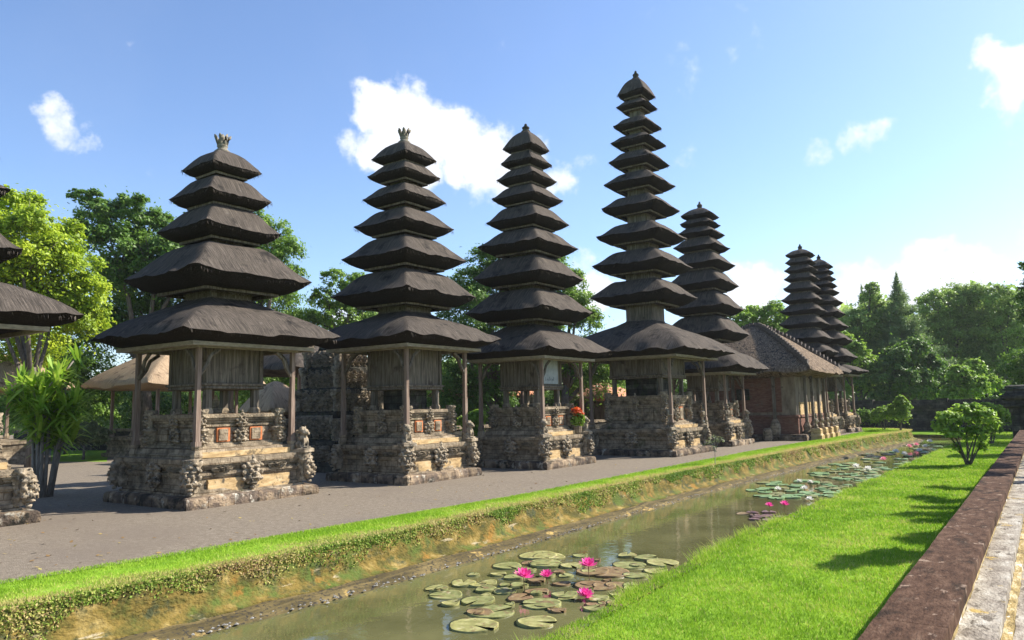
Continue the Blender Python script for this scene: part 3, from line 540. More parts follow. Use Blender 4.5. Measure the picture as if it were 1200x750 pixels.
def tower(key, det):
    cx, cy, s, fin, tiers = TW[key]; t = thing('shrine_tower', LAB[key], 'shrine tower', (cx, cy, 0), 0, 'thatched shrine towers along the path')
    sd = int(key[1]); per = 26 if det > 1 else 16 if det == 1 else 10; A = 2.0 if key != 'T4' else 2.35
    big = key == 'T4'
    # --- base
    am = .02
    a = MB(); a.sq([(s*1.0, -.02), (s*1.01, .08), (s*1.0, .20), (s*.975, .235), (s*.93, .245)], per, .018, 2.2); a.put('base_step', step, t)
    p1 = s*.90
    a = MB(); a.sq([(p1*.955, .20), (p1*.955, .285), (p1*.93, .29), (p1*.93, .36), (p1*.90, .365), (p1*.885, .60), (p1*.91, .605), (p1*.91, .655), (p1*.935, .66), (p1*.935, .715), (p1*.89, .72), (p1*.89, .79), (p1*.925, .795), (p1*.925, .84), (p1*.955, .845), (p1*.955, .89), (p1*.985, .895), (p1*.985, 1.02), (p1*.6, 1.03)], per, am*.5, 4); a.put('lower_plinth', stone, t)
    for k in (-1, 1):
        c = k*p1*.40; hw = p1*.29
        a = MB(); a.box(p1*.885-.02, c-hw, .25, p1*.925+.01, c+hw, .56, .12, .010); a.put('lower_panel', yellow, t)
    for i, (sx, sy) in enumerate(((1, -1), (1, 1), (-1, -1), (-1, 1))):
        place(CC[(i+sd) % 4], 'corner_carving', t, (sx*p1*.93, sy*p1*.93, .33), (i+sd)*1.3, (.34*s/1.7, .34*s/1.7, .70))
        place(MASK, 'corner_mask', t, (sx*p1*.985, sy*p1*.985, .33), math.atan2(sy, sx), (1.25, .95, 1.08))
    for i, (dx, dy, rz) in enumerate(((1, 0, 0), (0, -1, -math.pi/2), (-1, 0, math.pi), (0, 1, math.pi/2))):
        place(MASK, 'face_carving', t, (dx*p1*.95, dy*p1*.95, .33), rz, (1.1, 1.15, 1.10))
        if det > 1 and i < 2:
            for k in (-1, 1):
                ox = k*p1*.47
                place(FC[(i+sd+1) % 4], 'face_carving', t, (dx*p1*.93 or ox, dy*p1*.93 or ox, .72), rz, (.25, .55, .14))
    # --- ledge slab and upper plinth
    l2 = s*.74
    a = MB(); a.sq([(l2*1.02, 1.02), (l2*1.03, 1.10), (l2, 1.12), (l2*.97, 1.22), (l2*.9, 1.235)], per, .012, 4); a.put('ledge_slab', stone, t)
    a = MB(); a.box(l2*1.0, -l2*.96, 1.035, l2*1.045+.01, l2*.96, 1.16, .12, .01); a.put('ledge_front', yellow, t)
    u = s*.60; zt = 2.0 if not big else 2.35; u = s*.62 if big else u
    z0 = 1.23; H_ = zt-z0
    a = MB(); a.sq([(u*1.06, z0-.01), (u*1.06, z0+.05), (u*1.0, z0+.055), (u*1.0, z0+.10), (u*.94, z0+.105), (u*.93, z0+H_*.62), (u*.965, z0+H_*.625), (u*.965, z0+H_*.68), (u*.93, z0+H_*.685), (u*.93, z0+H_*.74), (u*.98, z0+H_*.745), (u*.98, z0+H_*.81), (u*1.02, z0+H_*.815), (u*1.02, z0+H_*.88), (u*1.06, z0+H_*.885), (u*1.06, zt), (u*.5, zt+.004)], per, .008, 4); a.put('upper_plinth', stone, t)
    for k in (-1, 1):
        a = MB(); a.box(u*.93-.01, k*u*.42-u*.16, z0+.13, u*.965+.012, k*u*.42+u*.16, z0+H_*.58); pn = a.put('brick_inlay', orange, t)
        a = MB(); a.box(u*.965+.013, k*u*.42-u*.125, z0+.16, u*1.0, k*u*.42+u*.10, z0+H_*.55, .1, .006); a.put('inlay_panel', stone, pn)
        a = MB(); a.box(k*u*.45-u*.16, -u*1.0, z0+.16, k*u*.45+u*.16, -u*.93, z0+H_*.55, .1, .006); a.put('plinth_panel', stone, t)
    for i, (sx, sy) in enumerate(((1, -1), (1, 1), (-1, -1), (-1, 1))):
        place(CC[(i+sd+2) % 4], 'corner_carving', t, (sx*u*.98, sy*u*.98, z0+.06), i*2.1+sd, (.34, .34, H_*.50))
        place(CC[(i+sd+1) % 4], 'corner_carving', t, (sx*u*1.0, sy*u*1.0, z0+H_*.5), i*1.1+sd, (.27, .27, H_*.64))
        place(MASK, 'corner_mask', t, (sx*u*1.02, sy*u*1.02, z0+.03), math.atan2(sy, sx), (.95, .75, H_*.78))
        place(MASK, 'corner_mask', t, (sx*u*1.03, sy*u*1.03, z0+H_*.56), math.atan2(sy, sx), (.85, .62, H_*.78))
    for i, (dx, dy, rz) in enumerate(((1, 0, 0), (0, -1, -math.pi/2), (-1, 0, math.pi), (0, 1, math.pi/2))):
        place(MASK, 'face_carving', t, (dx*u*.97, dy*u*.97, z0+.02), rz, (.9, .82, H_*1.0))
        place(MASK, 'face_carving', t, (dx*u*1.0, dy*u*1.0, z0+H_*.55), rz, (.8, .66, H_*.85))
    # --- posts, beams, wooden box
    ae, ze, z1e = tiers[-1]; pr_ = .85 if key == 'T0' else 1.75 if big else 1.27; zb = ze-.31
    for sx, sy in ((1, -1), (1, 1), (-1, -1), (-1, 1)):
        x, y = sx*pr_, sy*pr_
        a = MB(); a.lathe([(.13, 1.02), (.14, 1.12), (.10, 1.22), (.115, 1.30)], 8, x, y, .008); ft = a.put('post_foot', stone, t)
        a = MB(); zz = [1.28, 1.35, 1.4, 2.3, 2.34, 3.0, zb]; rr = [.075, .075, .056, .053, .048, .05, .052]
        for j in range(len(zz)-1):
            r0 = rr[j]; a.box(x-r0, y-r0, zz[j], x+r0, y+r0, zz[j+1]-.0)
        a.put('post', redwood, t)
        a = MB()
        for dx, dy in ((-sx, 0), (0, -sy)):
            a.tube([(x+dx*.02, y+dy*.02, zb-.62), (x+dx*.18, y+dy*.18, zb-.42), (x+dx*.28, y+dy*.28, zb-.18), (x+dx*.50, y+dy*.50, zb-.02)], [.05, .045, .045, .05], 5)
        a.put('brace', wood, t)
    a = MB(); frame(a, pr_+.10, .11, zb-.004, zb+.10); frame(a, ae*.82, .09, zb+.02, zb+.115); a.put('eave_beam', beam, t)
    # underside ceiling boards keep the light out
    bx = .73 if not big else 1.12; zl = zt+.62 if not big else zt+.75
    a = MB(); n_ = 9
    for k in range(n_):
        x0 = -bx+2*bx*k/n_; x1 = x0+2*bx/n_-.008
        jit = random.uniform(0, .012)
        a.box(x0, -bx-jit, zl+.10, x1, -bx+.04, zb+.12); a.box(bx-.04, x0, zl+.10, bx+jit, x1, zb+.12); a.box(x0, bx-.04, zl+.10, x1, bx+jit, zb+.12); a.box(-bx-jit, x0, zl+.10, -bx+.04, x1, zb+.12)
    a.box(-bx+.05, -bx+.05, zl+.1, bx-.05, bx-.05, zl+.14)
    for sx in (-1, 1):
        for sy in (-1, 1): a.box(sx*bx-.05, sy*bx-.05, zl+.08, sx*bx+.05, sy*bx+.05, zb+.11)
    bo = a.put('shrine_box', wood, t)
    a = MB(); a.sq([(bx+.03, zl-.05), (bx+.07, zl-.03), (bx+.05, zl+.02), (bx+.10, zl+.04), (bx+.10, zl+.085), (bx+.02, zl+.10)], 3); a.put('box_ledge', wood, bo)
    for sx in (-1, 1):
        for sy in (-1, 1):
            a = MB(); a.box(sx*(bx-.09)-.075, sy*(bx-.09)-.075, zt+.14, sx*(bx-.09)+.075, sy*(bx-.09)+.075, zl-.04); a.put('support_leg', wood, t)
            a = MB(); a.sq([(.10, zt-.01), (.10, zt+.08), (.07, zt+.15)], 3, 0, 1, True, 1, 1, sx*(bx-.09), sy*(bx-.09)); a.put('leg_foot', stone, t)
    a = MB(); a.lathe([(.12, zt), (.14, zt+.06), (.08, zt+.12), (.09, zt+.30), (.05, zt+.36), (.02, zt+.46)], 8); a.put('altar_stone', stone, t)
    if big or key in ('T2',):   # carved stone back under the box
        a = MB(); a.sq([(bx*.62, zt), (bx*.62, zl-.06)], 8, .02, 5); a.put('inner_shrine', darkstone, t)
    # --- roofs and bodies
    n_t = len(tiers)
    for i in range(n_t):
        a_, z0_, z1_ = tiers[i]
        jend = .36*tiers[i-1][0]+.03 if i > 0 else None
        prof = P_TOP if i == 0 else P_LOW if i == n_t-1 else P_MID
        th = .03+.175*a_ if i < n_t-1 else .20+.04*(a_-2)
        me = roof_mesh(a_*1.065, z0_, z1_, prof, per, jend=jend, thick=th, fringe=(3 if det > 1 else 1.5 if det else 0), amp=.018+.012*a_, seed=sd*20+i+1)
        ro_ = link('thatch_roof', me, thatch, t); me.materials.append(shaded_ends)
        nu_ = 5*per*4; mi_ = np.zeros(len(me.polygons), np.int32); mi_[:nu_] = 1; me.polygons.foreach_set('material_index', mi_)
        if i < n_t-1:                                     # timber frame + body below this roof
            zb0 = tiers[i+1][2]; bh = .36*a_
            a = MB(); a.sq([(bh, zb0-.14), (bh, z0_-.02)], 2)
            for k in range(5):
                x = -bh+2*bh*k/4; a.box(x-.012, -bh-.012, zb0-.1, x+.012, -bh, z0_-.05); a.box(bh, x-.012, zb0-.1, bh+.012, x+.012, z0_-.05)
            a.sq([(bh+.02, zb0-.02), (bh+.03, zb0+.02), (bh+.01, zb0+.04)], 2)
            bd = a.put('tier_body', wood, t)
            a = MB(); fz = z0_-th*1.0; frame(a, a_*.67, .05+.02*a_, fz-.05-.01*a_, fz+.015); frame(a, bh+.035, .035+.01*a_, fz-.07, fz-.03); a.put('tier_beam', wood, bd)
    z = tiers[0][2]-.06
    if key in ('T1', 'T2', 'T0'):
        hf = (fin-z)*.74
        a = MB(); a.lathe([(.19, z), (.20, z+.08*hf), (.15, z+.16*hf), (.11, z+.26*hf), (.14, z+.34*hf), (.12, z+.44*hf), (.08, z+.55*hf), (.05, z+.7*hf)], 12, 0, 0, .008)
        for k in range(7):
            th = k*math.pi*2/7; c, s_ = math.cos(th), math.sin(th)
            a.tube([(c*.05, s_*.05, z+.28*hf), (c*.10, s_*.10, z+.55*hf), (c*.17, s_*.17, z+.82*hf), (c*.20, s_*.20, z+.93*hf)], [.05, .055, .045, .014], 5)
        a.tube([(0, 0, z+.3*hf), (0, 0, z+.8*hf), (0, 0, z+1.0*hf)], [.09, .08, .03], 6)
        a.put('finial', mat('pale carved finial stone', [(.3, (.09, .08, .06)), (.7, (.27, .24, .185))], scale=12, bump=.5, bscale=40), t, smooth=True)
    else:
        hf = fin-z
        a = MB(); a.lathe([(.16, z), (.17, z+.12*hf), (.10, z+.28*hf), (.13, z+.38*hf), (.14, z+.55*hf), (.07, z+.70*hf), (.05, z+.8*hf), (.06, z+.86*hf), (.02, z+hf)], 10); a.put('finial', darkstone, t, smooth=True)
    return t
for k, d in (('T0', 2), ('T1', 2), ('T2', 2), ('T3', 2), ('T4', 2), ('T5', 1), ('T6', 1), ('T7', 1)):
    tt_ = tower(k, d)
    if k == 'T3':
        zb = 3.69; zl = 2.62; bx = .73
        a = MB(); a.box(bx+.02, -.52, zl+.16, bx+.045, .52, zb-.06); sg = a.put('sign_board', signm, tt_)
        a = MB()                                         # one short illegible line, as strokes
        for i, c in enumerate(range(7)):
            y0 = -.28+i*.085; a.box(bx+.046, y0, zl+.26, bx+.050, y0+.014, zl+.40-.03*(i % 3)); 
            if i % 2: a.box(bx+.046, y0, zl+.30, bx+.050, y0+.05, zl+.315)
        a.put('lettering', lettr, sg)
# statues on the bases
def statue(me, key, sx, sy, label, scl=1.0, rz=0, dz=0):
    cx, cy, s, _, _ = TW[key]; p1 = s*.90
    q = thing('guardian_statue', label, 'statue', (cx+sx*p1*.93, cy+sy*p1*.93, 1.03+dz), rz, 'stone guardian statues on the tower bases')
    o = link('figure', me, None, q); o.location = (0, 0, .04); o.scale = (scl,)*3
    a = MB(); a.sq([(.22*scl, -.01), (.22*scl, .07), (.18*scl, .09)], 4, .01, 5); a.put('pedestal', carve, q)
NM = {'T1': 'five roofed tower', 'T2': 'seven roofed tower', 'T3': 'sign-bearing nine roofed tower', 'T4': 'tallest tower', 'T5': 'tower behind the tallest one'}
statue(LION, 'T1', 1, 1, 'seated stone lion on the right front corner of the five roofed tower', .95, .3)
for k in ('T2', 'T3', 'T4', 'T5'):
    statue(LION if k != 'T4' else GUARD, k, 1, 1, 'crouching stone guardian at the right front corner of the '+NM[k], .95, .2)
    statue(LION if k in ('T2', 'T3') else GUARD, k, 1, -1, 'stone guardian at the near front corner of the '+NM[k], .9 if k != 'T4' else 1.15, -.3)
# ------------------------------------------------------------------ brick pavilion
def pavilion():
    c = (-13.3, 42.9); t = thing('brick_pavilion', 'square red brick pavilion under a sagging pyramid thatch roof', 'pavilion', (c[0], c[1], 0))
    hw = 2.75
    a = MB(); a.sq([(3.3, -.01), (3.32, .18), (3.25, .30), (3.2, .31)], 20, .02, 3); a.put('base_step', step, t)
    a = MB(); a.sq([(hw+.05, .30), (hw+.05, 1.15), (hw+.10, 1.18), (hw+.08, 1.28), (hw, 1.30)], 12, .01, 4); a.put('dado_wall', brick, t)
    a = MB(); a.sq([(hw-.03, 1.28), (hw-.03, 3.7)], 8, .01, 3); a.put('upper_wall', plaster, t)
    a = MB(); a.box(-1.9, -hw-.02, 1.45, 2.0, -hw+.05, 3.25, .3, .006); a.put('wall_panel', brick, t)
    a = MB(); a.box(-.35, -hw-.05, 2.1, .35, -hw-.02, 2.7, .1, .012); a.put('wall_relief', darkstone, t)
    a = MB()
    for k in range(5): a.box(hw-.03, -2.2+k*1.0, 1.30, hw+.04, -2.2+k*1.0+.72, 1.95, .2, .01)
    a.put('carved_dado', yellow, t)
    for k in range(4):
        y = -2.1+k*1.35
        a = MB(); a.box(3.05-.07, y-.07, .9, 3.05+.07, y+.07, 3.42); a.box(3.05-.10, y-.10, 3.2, 3.05+.10, y+.10, 3.28); a.put('column', wood, t)
        a = MB(); a.lathe([(.24, .28), (.26, .4), (.17, .5), (.22, .7), (.13, .86), (.12, .93)], 10, 3.05, y, .01); a.put('column_foot', stone, t)
    for k in range(3):
        x = -2.6+k*2.15
        a = MB(); a.box(x-.07, -3.05-.07, .9, x+.07, -3.05+.07, 3.42); a.box(x-.10, -3.15, 3.2, x+.10, -2.95, 3.28); a.put('column', wood, t)
        a = MB(); a.lathe([(.24, .28), (.28, .45), (.27, .8), (.15, 1.05), (.12, 1.1)], 10, x, -3.05, .01); a.put('column_foot', stone, t)
    a = MB(); frame(a, 3.16, .16, 3.40, 3.54); a.put('eave_beam', beam, t)
    me = roof_mesh(3.85, 3.50, 6.35, [(1, 0), (.99, .05), (.95, .11), (.87, .20), (.75, .34), (.6, .50), (.45, .66), (.3, .80), (.15, .93), (.03, 1)], 34, thick=.22, fringe=3, amp=.07, seed=91, fr=1.6)
    rf = link('thatch_roof', me, oldthatch, t)
    P = [(1, 0), (.95, .11), (.87, .20), (.75, .34), (.6, .50), (.45, .66), (.3, .80), (.15, .93), (.03, 1)]
    for sx, sy in ((1, -1), (1, 1), (-1, -1)):
        a = MB()
        for i in range(44):
            f = i/44*(.95-.04)+.04; z = 3.5+2.85*np.interp(f, [q[0] for q in P][::-1], [q[1] for q in P][::-1]); h = 3.85*f
            if i % 2 == 0: a.box(sx*h-.13, sy*h-.13, z-.05, sx*h+.13, sy*h+.13, z+.17, .1, .02, 5)
            else: a.box(sx*h-.085, sy*h-.085, z-.06, sx*h+.085, sy*h+.085, z+.03)
        a.put('ridge_tiles', mat('dark ridge tiles', [(.3, (.04, .034, .03)), (.7, (.16, .13, .11))], scale=14, bump=.5), rf)
    # carved stair guardians along the sunny face
    for k in range(4):
        q = thing('stair_guardian', 'sunlit stone buttress statue %s along the brick pavilion front' % ('nearest the corner', 'second from the corner', 'third from the corner', 'farthest from the corner')[k], 'statue', (c[0]+3.55, c[1]-2.3+k*1.2, 0), 0, 'stone figures along the pavilion front')
        a = MB(); a.sq([(.30, 0), (.31, .25), (.24, .30), (.25, .55), (.2, .6)], 6, .02, 5); a.put('pedestal', yellow, q)
        o = link('figure', GUARD, None, q); o.location = (0, 0, .58); o.scale = (.8,)*3
    for k in range(4):
        q = thing('stone_block', 'rounded stone seat %s in the shade below the pavilion wall' % ('leftmost', 'second from left', 'third from left', 'rightmost')[k], 'stone', (c[0]-2.0+k*1.15, c[1]-3.62, 0), 0, 'stone seats below the pavilion wall')
        a = MB(); a.lathe([(.16, 0), (.24, .1), (.25, .5), (.20, .62), (.12, .66)], 10, 0, 0, .02); a.put('block', stone, q)
pavilion()
# ------------------------------------------------------------------ background buildings
def bale(name, label, c, hx, hy, zp, ze, zt, m, posts=2, body=None, over=.7, base=stone, seed=1, ridge=0.0):
    t = thing(name, label, 'shrine' if 'shrine' in name else 'pavilion', (c[0], c[1], 0))
    if zp: a = MB(); s = max(hx, hy); a.sq([(1.0, -.01), (1.01, .18), (.94, .2), (.92, zp*.5), (.97, zp*.8), (1.0, zp*.86), (1.0, zp), (.9, zp+.01)], 16, .02, 3, True, hx, hy); a.put('plinth', base, t)
    nx = posts
    for i in range(nx):
        for j in range(2):
            x = (-1+2*i/(nx-1))*hx*.88; y = (-1+2*j)*hy*.88
            a = MB(); a.box(x-.06, y-.06, zp, x+.06, y+.06, ze+.04); a.put('post', redwood, t)
            a = MB(); a.lathe([(.15, zp-.01), (.16, zp+.12), (.09, zp+.28)], 8, x, y, .005); a.put('post_foot', stone, t)
    a = MB(); a.box(-hx*.95, -hy*.95, ze-.02, hx*.95, -hy*.95+.1, ze+.1); a.box(-hx*.95, hy*.95-.1, ze-.02, hx*.95, hy*.95, ze+.1); a.box(-hx*.95, -hy*.95+.1, ze-.016, -hx*.95+.1, hy*.95-.1, ze+.096); a.box(hx*.95-.1, -hy*.95+.1, ze-.016, hx*.95, hy*.95-.1, ze+.096); a.put('eave_beam', beam, t)
    if body:
        a = MB(); a.sq([(.70, zp-.01), (.70, ze+.02)], 6, .01, 3, True, hx, hy); a.put('wall', body, t)
        a = MB(); a.box(hx*.70-.01, -hy*.25, zp+.05, hx*.70+.03, hy*.25, zp+(ze-zp)*.8); a.put('door', darkwood, t)
    A = max(hx, hy)+over; me = roof_mesh(A, ze, zt, [(1, 0), (.985, .07), (.93, .16), (.82, .32), (.66, .52), (.48, .70), (.3, .86), (.16, .95), (.05, 1)], 22, hx=(hx+over)/A, hy=(hy+over)/A, thick=.16, fringe=2, amp=.05, seed=seed)
    if ridge:
        vs = me.vertices
        for v in vs:
            if v.co.z > ze-.05: k = (v.co.z-ze)/(zt-ze); v.co.x += math.copysign(ridge*k**1.5, v.co.x)
    link('thatch_roof', me, m, t)
    return t
q = far(205, 480, 36.5); bale('straw_pavilion', 'open pavilion with bright straw roof behind the five roofed tower', (q[0], q[1]), 2.3, 2.3, .95, 3.30, 5.25, straw, 3, None, .8, stone, 31)
q = far(352, 480, 31); bale('dark_pavilion', 'open pavilion with dark thatch roof behind the carved stone shrine', (q[0]-1.2, q[1]+1.2), 1.75, 1.75, .9, 3.7, 5.3, thatch, 2, None, .75, darkstone, 32)
q = far(322, 500, 27.5); bale('small_shrine', 'small brick shrine with peaked straw roof right of the five roofed tower', (q[0], q[1]), .62, .62, .75, 2.05, 3.12, straw, 2, brick, .32, stone, 33)
q = far(-25, 500, 33); bale('left_pavilion', 'stone plinth pavilion behind the plant at the left edge', (q[0], q[1]), 2.0, 2.0, .95, 3.2, 5.0, straw, 2, None, .8, stone, 34)
q = far(566, 470, 47); bale('tiled_house', 'small house with orange roof between the seven and nine roofed towers', (q[0], q[1]), 1.9, 1.9, .5, 2.7, 4.15, terra, 2, plaster, .6, stone, 35)
q = far(700, 470, 50); bale('tiled_house', 'small house with orange roof seen left of the tallest tower', (q[0], q[1]), 1.6, 1.6, .5, 2.4, 3.55, terra, 2, plaster, .6, stone, 36)
# carved stone shrine behind the seven roofed tower
q = far(398, 500, 26.5); t = thing('carved_shrine', 'dark carved stone throne shrine behind the seven roofed tower', 'shrine', (q[0], q[1], 0))
a = MB(); a.sq([(1.7, -.01), (1.72, .3), (1.6, .32), (1.5, .4), (1.45, .8), (1.55, .85), (1.58, 1.0), (1.3, 1.02)], 20, .05, 3); a.put('base', darkstone, t)
a = MB(); a.sq([(1.2, 1.0), (1.22, 1.2), (1.05, 1.25), (1.0, 1.7), (1.12, 1.8), (1.15, 1.95), (.95, 2.0), (.88, 2.5), (1.0, 2.6), (1.02, 2.75), (.8, 2.8), (.72, 3.2), (.85, 3.3), (.9, 3.5), (.75, 3.55), (.6, 3.9), (.5, 4.3), (.3, 4.4)], 20, .06, 4); a.put('tiered_body', darkstone, t)
for i, (z, r) in enumerate(((1.0, 1.35), (1.98, 1.0), (2.78, .85), (3.52, .8))):
    for j, (sx, sy) in enumerate(((1, -1), (1, 1), (-1, -1), (-1, 1))): place(CC[(i+j) % 4], 'corner_carving', t, (sx*r, sy*r, z), i+j, (.38, .38, .75 if i < 3 else .8), carve)
for i, (z, r, hh_) in enumerate(((.32, 1.52, .55), (1.05, 1.15, .8), (1.98, .95, .75), (2.78, .78, .65), (3.5, .68, .6))):
    for dx, dy, rz in ((1, 0, 0), (0, -1, -math.pi/2)):
        for k in (-.62, -.2, .2, .62): place(FC[(i+int(k*10)) % 4], 'face_carving', t, (dx*r or k*r, dy*r or k*r, z), rz, (.6, r*.42, hh_), carve)
# distant boundary wall across the canal end
t = thing('far_wall', 'long dark stone wall beyond the end of the canal', 'wall', (-10, 60.9, -.3))
a = MB()
zz = 0.0; i = 0
prof = [(-.35, 0, .5), (-.25, .5, 1.55), (-.34, 1.55, 1.75), (-.42, 1.75, 1.95), (-.3, 1.95, 2.2)]
for y0, z0, z1 in prof: a.box(-45, y0, z0, 9.5, .3+abs(y0)*.0, z1, .5, .03, 2)
a.put('wall_courses', darkstone, t)
for k in range(12):
    a = MB(); x = -44+k*4.8; a.box(x-.35, -.50, .0, x+.35, .35, 2.3, .25, .02); a.put('wall_pier', darkstone, t)
# low stone walls and edges at the back left of the terrace
def lowwall(label, p0, p1, h, wd=.4):
    p0 = np.array(p0[:2]); p1 = np.array(p1[:2]); L = np.linalg.norm(p1-p0); rz = math.atan2(*(p1-p0)[::-1])
    t = thing('low_wall', label, 'wall', (p0[0], p0[1], 0), rz)
    a = MB(); a.box(0, -wd/2, -.01, L, wd/2, h*.86, .3, .02, 3); a.put('wall_courses', darkstone, t)
    a = MB(); a.box(-.05, -wd/2-.06, h*.863, L+.05, wd/2+.06, h, .3, .02, 3); a.put('wall_cap', stone, t)
lowwall('low mossy stone wall behind the seven and nine roofed towers', far(455, 500, 34), far(760, 500, 50), 1.1)
lowwall('low stone wall behind the straw roofed pavilion', far(20, 500, 44), far(330, 500, 40), 1.2)

# ------------------------------------------------------------------ trees and shrubs
def crown_mesh(name, blobs, nleaf, size, m, parent, seed, clump=.30, asp=.5, inner=.15, upb=.55, K=30):
    g = np.random.default_rng(seed); B = np.array(blobs, float); wts = B[:, 3]**2; wts /= wts.sum()
    cl = []; own = []
    if clump < .25: K = 60
    for i, b_ in enumerate(B):
        k = max(8, int(K*min(2.0, 1+.4*b_[3]/B[:, 3].mean()))); d = g.normal(0, 1, (k, 3)); d /= np.linalg.norm(d, axis=1)[:, None]; d[:, 2] = np.where(d[:, 2] < -.4, -d[:, 2], d[:, 2])
        rr = b_[3]*g.uniform(.62, 1.08, k); cl.append(b_[:3]+d*rr[:, None]*np.array([1, 1, .85])); own.append(np.full(k, i))
    cl = np.vstack(cl); own = np.concatenate(own); cw = wts[own]/np.bincount(own)[own]; cw *= g.uniform(.5, 1.5, len(cw)); cw /= cw.sum()
    ci = g.choice(len(cl), nleaf, p=cw); rad = B[own[ci], 3]*clump
    off = g.normal(0, 1, (nleaf, 3)); off /= np.linalg.norm(off, axis=1)[:, None]; off *= (g.random(nleaf)**.45*rad)[:, None]; off[:, 2] *= .65
    P = cl[ci]+off
    inn = g.random(nleaf) < inner; bi = own[ci]; P[inn] = B[bi[inn], :3]+g.normal(0, .42, (inn.sum(), 3))*B[bi[inn], 3][:, None]
    outw = P-B[bi, :3]; outw /= np.linalg.norm(outw, axis=1)[:, None]+1e-6
    nr = g.normal(0, .55, (nleaf, 3))+outw*.6+np.array([.22, .28, upb+.15]); nr /= np.linalg.norm(nr, axis=1)[:, None]
    t_ = np.cross(nr, g.normal(0, 1, (nleaf, 3))); t_ /= np.linalg.norm(t_, axis=1)[:, None]; bb = np.cross(nr, t_); s = size*g.uniform(.6, 1.4, nleaf)
    V = np.empty((nleaf*4, 3)); V[0::4] = P-t_*s[:, None]; V[1::4] = P+bb*(s*asp)[:, None]; V[2::4] = P+t_*s[:, None]; V[3::4] = P-bb*(s*asp)[:, None]
    ctone = g.normal(0, .16, len(cl)); tone = np.clip(.45+ctone[ci]+g.normal(0, .15, nleaf), 0, 1)
    return soup(name, V, 4, tone, m, parent)
def tree(name, label, cat, d, blobs, nleaf, size, m, base, bk=bark, group=None, trunkr=.22, clump=.30, seed=1, foot=0.0, limbs=7, asp=.5, upb=.55, part='crown'):
    """blobs: (u, v, radius px, depth offset) for the crown at distance d; base: (u) of the trunk"""
    g = random.Random(seed); B = []
    for u, v, r, dz in blobs:
        p = far(u, v, d+dz); B.append((p[0], p[1], p[2], r*(d+dz)/FPX))
    pb = far(base, 480, d); o = np.array([pb[0], pb[1], foot]); t = thing(name, label, cat, o, 0, group)
    Bl = [(b_[0]-o[0], b_[1]-o[1], b_[2]-o[2], b_[3]) for b_ in B]
    crown_mesh(part, Bl, nleaf, size, m, t, seed, clump, asp, upb=upb)
    a = MB(); zc = sum(b_[2] for b_ in Bl)/len(Bl); zlow = max(.3, min(b_[2]-b_[3]*.6 for b_ in Bl)); zf = max(zlow, zc*.45)
    cxy = (sum(b_[0] for b_ in Bl)/len(Bl), sum(b_[1] for b_ in Bl)/len(Bl))
    a.tube([(0, 0, -.1), (.05, 0, zf*.3), (cxy[0]*.15, cxy[1]*.15, zf*.7), (cxy[0]*.3, cxy[1]*.3, zf)], [trunkr*1.25, trunkr, trunkr*.85, trunkr*.7], 8)
    for b_ in sorted(Bl, key=lambda q: -q[3])[:limbs]:
        s0 = Vector((cxy[0]*.3, cxy[1]*.3, zf*g.uniform(.7, 1))); e = Vector(b_[:3])+Vector((0, 0, b_[3]*.3)); md = s0.lerp(e, .5)+Vector((g.uniform(-.3, .3), g.uniform(-.3, .3), .1*(e-s0).length))
        a.tube([s0, md, e], [trunkr*.5, trunkr*.3, trunkr*.08], 5)
        for k in range(3):
            f = e+Vector((g.uniform(-1, 1), g.uniform(-1, 1), g.uniform(-.2, .9)))*b_[3]*.8; a.tube([md.lerp(e, g.uniform(.2, .8)), f], [trunkr*.18, trunkr*.04], 4)
    a.put('trunk', bk, t, smooth=True)
    return t
tree('yellow_green_tree', 'bright yellow-green tree above the roof tip at the left edge', 'tree', 30, [(20, 290, 52, 0), (62, 318, 46, 1), (98, 350, 30, 2), (24, 246, 26, 1), (6, 232, 16, 0), (60, 372, 48, 2), (0, 330, 52, 2), (-50, 290, 60, 1), (-60, 350, 60, 0), (104, 380, 26, 3), (40, 262, 20, -1), (75, 275, 22, 2), (20, 410, 45, 4)], 80000, .085, L_yel, 40, seed=11)
tree('dark_tree', 'large dark green tree behind the five roofed tower, left side', 'tree', 40, [(112, 258, 26, 0), (92, 230, 10, 0), (108, 232, 12, 0), (150, 252, 24, 1), (165, 236, 10, 0), (183, 268, 26, 2), (128, 290, 38, 0), (186, 310, 42, 1), (150, 340, 45, 2), (225, 320, 48, 1), (175, 385, 50, 3), (250, 375, 50, 3), (120, 395, 40, 2), (215, 285, 28, 3)], 90000, .10, L_dark, 170, seed=12, trunkr=.4)
tree('green_tree', 'mid green tree showing right of the five roofed tower', 'tree', 42, [(300, 262, 18, 0), (322, 272, 20, 1), (335, 295, 22, 0), (308, 310, 36, 1), (344, 325, 16, 2), (290, 350, 45, 1), (325, 365, 36, 3), (270, 290, 36, 2), (340, 395, 36, 4), (265, 400, 45, 3)], 52000, .085, L_mid, 300, seed=13, trunkr=.35)
tree('loose_tree', 'open airy tree between the five and seven roofed towers', 'tree', 44, [(392, 328, 16, 0), (415, 335, 18, 1), (380, 352, 18, 0), (425, 352, 20, 2), (398, 372, 28, 1), (430, 385, 30, 2), (370, 385, 26, 2), (440, 340, 16, 2)], 20000, .085, L_mid, 400, seed=14, trunkr=.25, clump=.26)
tree('dark_tree', 'dense dark tree between the seven and nine roofed towers', 'tree', 42, [(566, 308, 20, 0), (580, 300, 18, 0), (548, 335, 24, 1), (590, 335, 38, 1), (560, 370, 40, 0), (610, 380, 50, 2), (548, 415, 42, 0), (590, 440, 45, 1), (545, 465, 40, 1), (575, 480, 38, 0), (630, 430, 45, 3)], 70000, .085, L_dark, 575, seed=15, trunkr=.4)
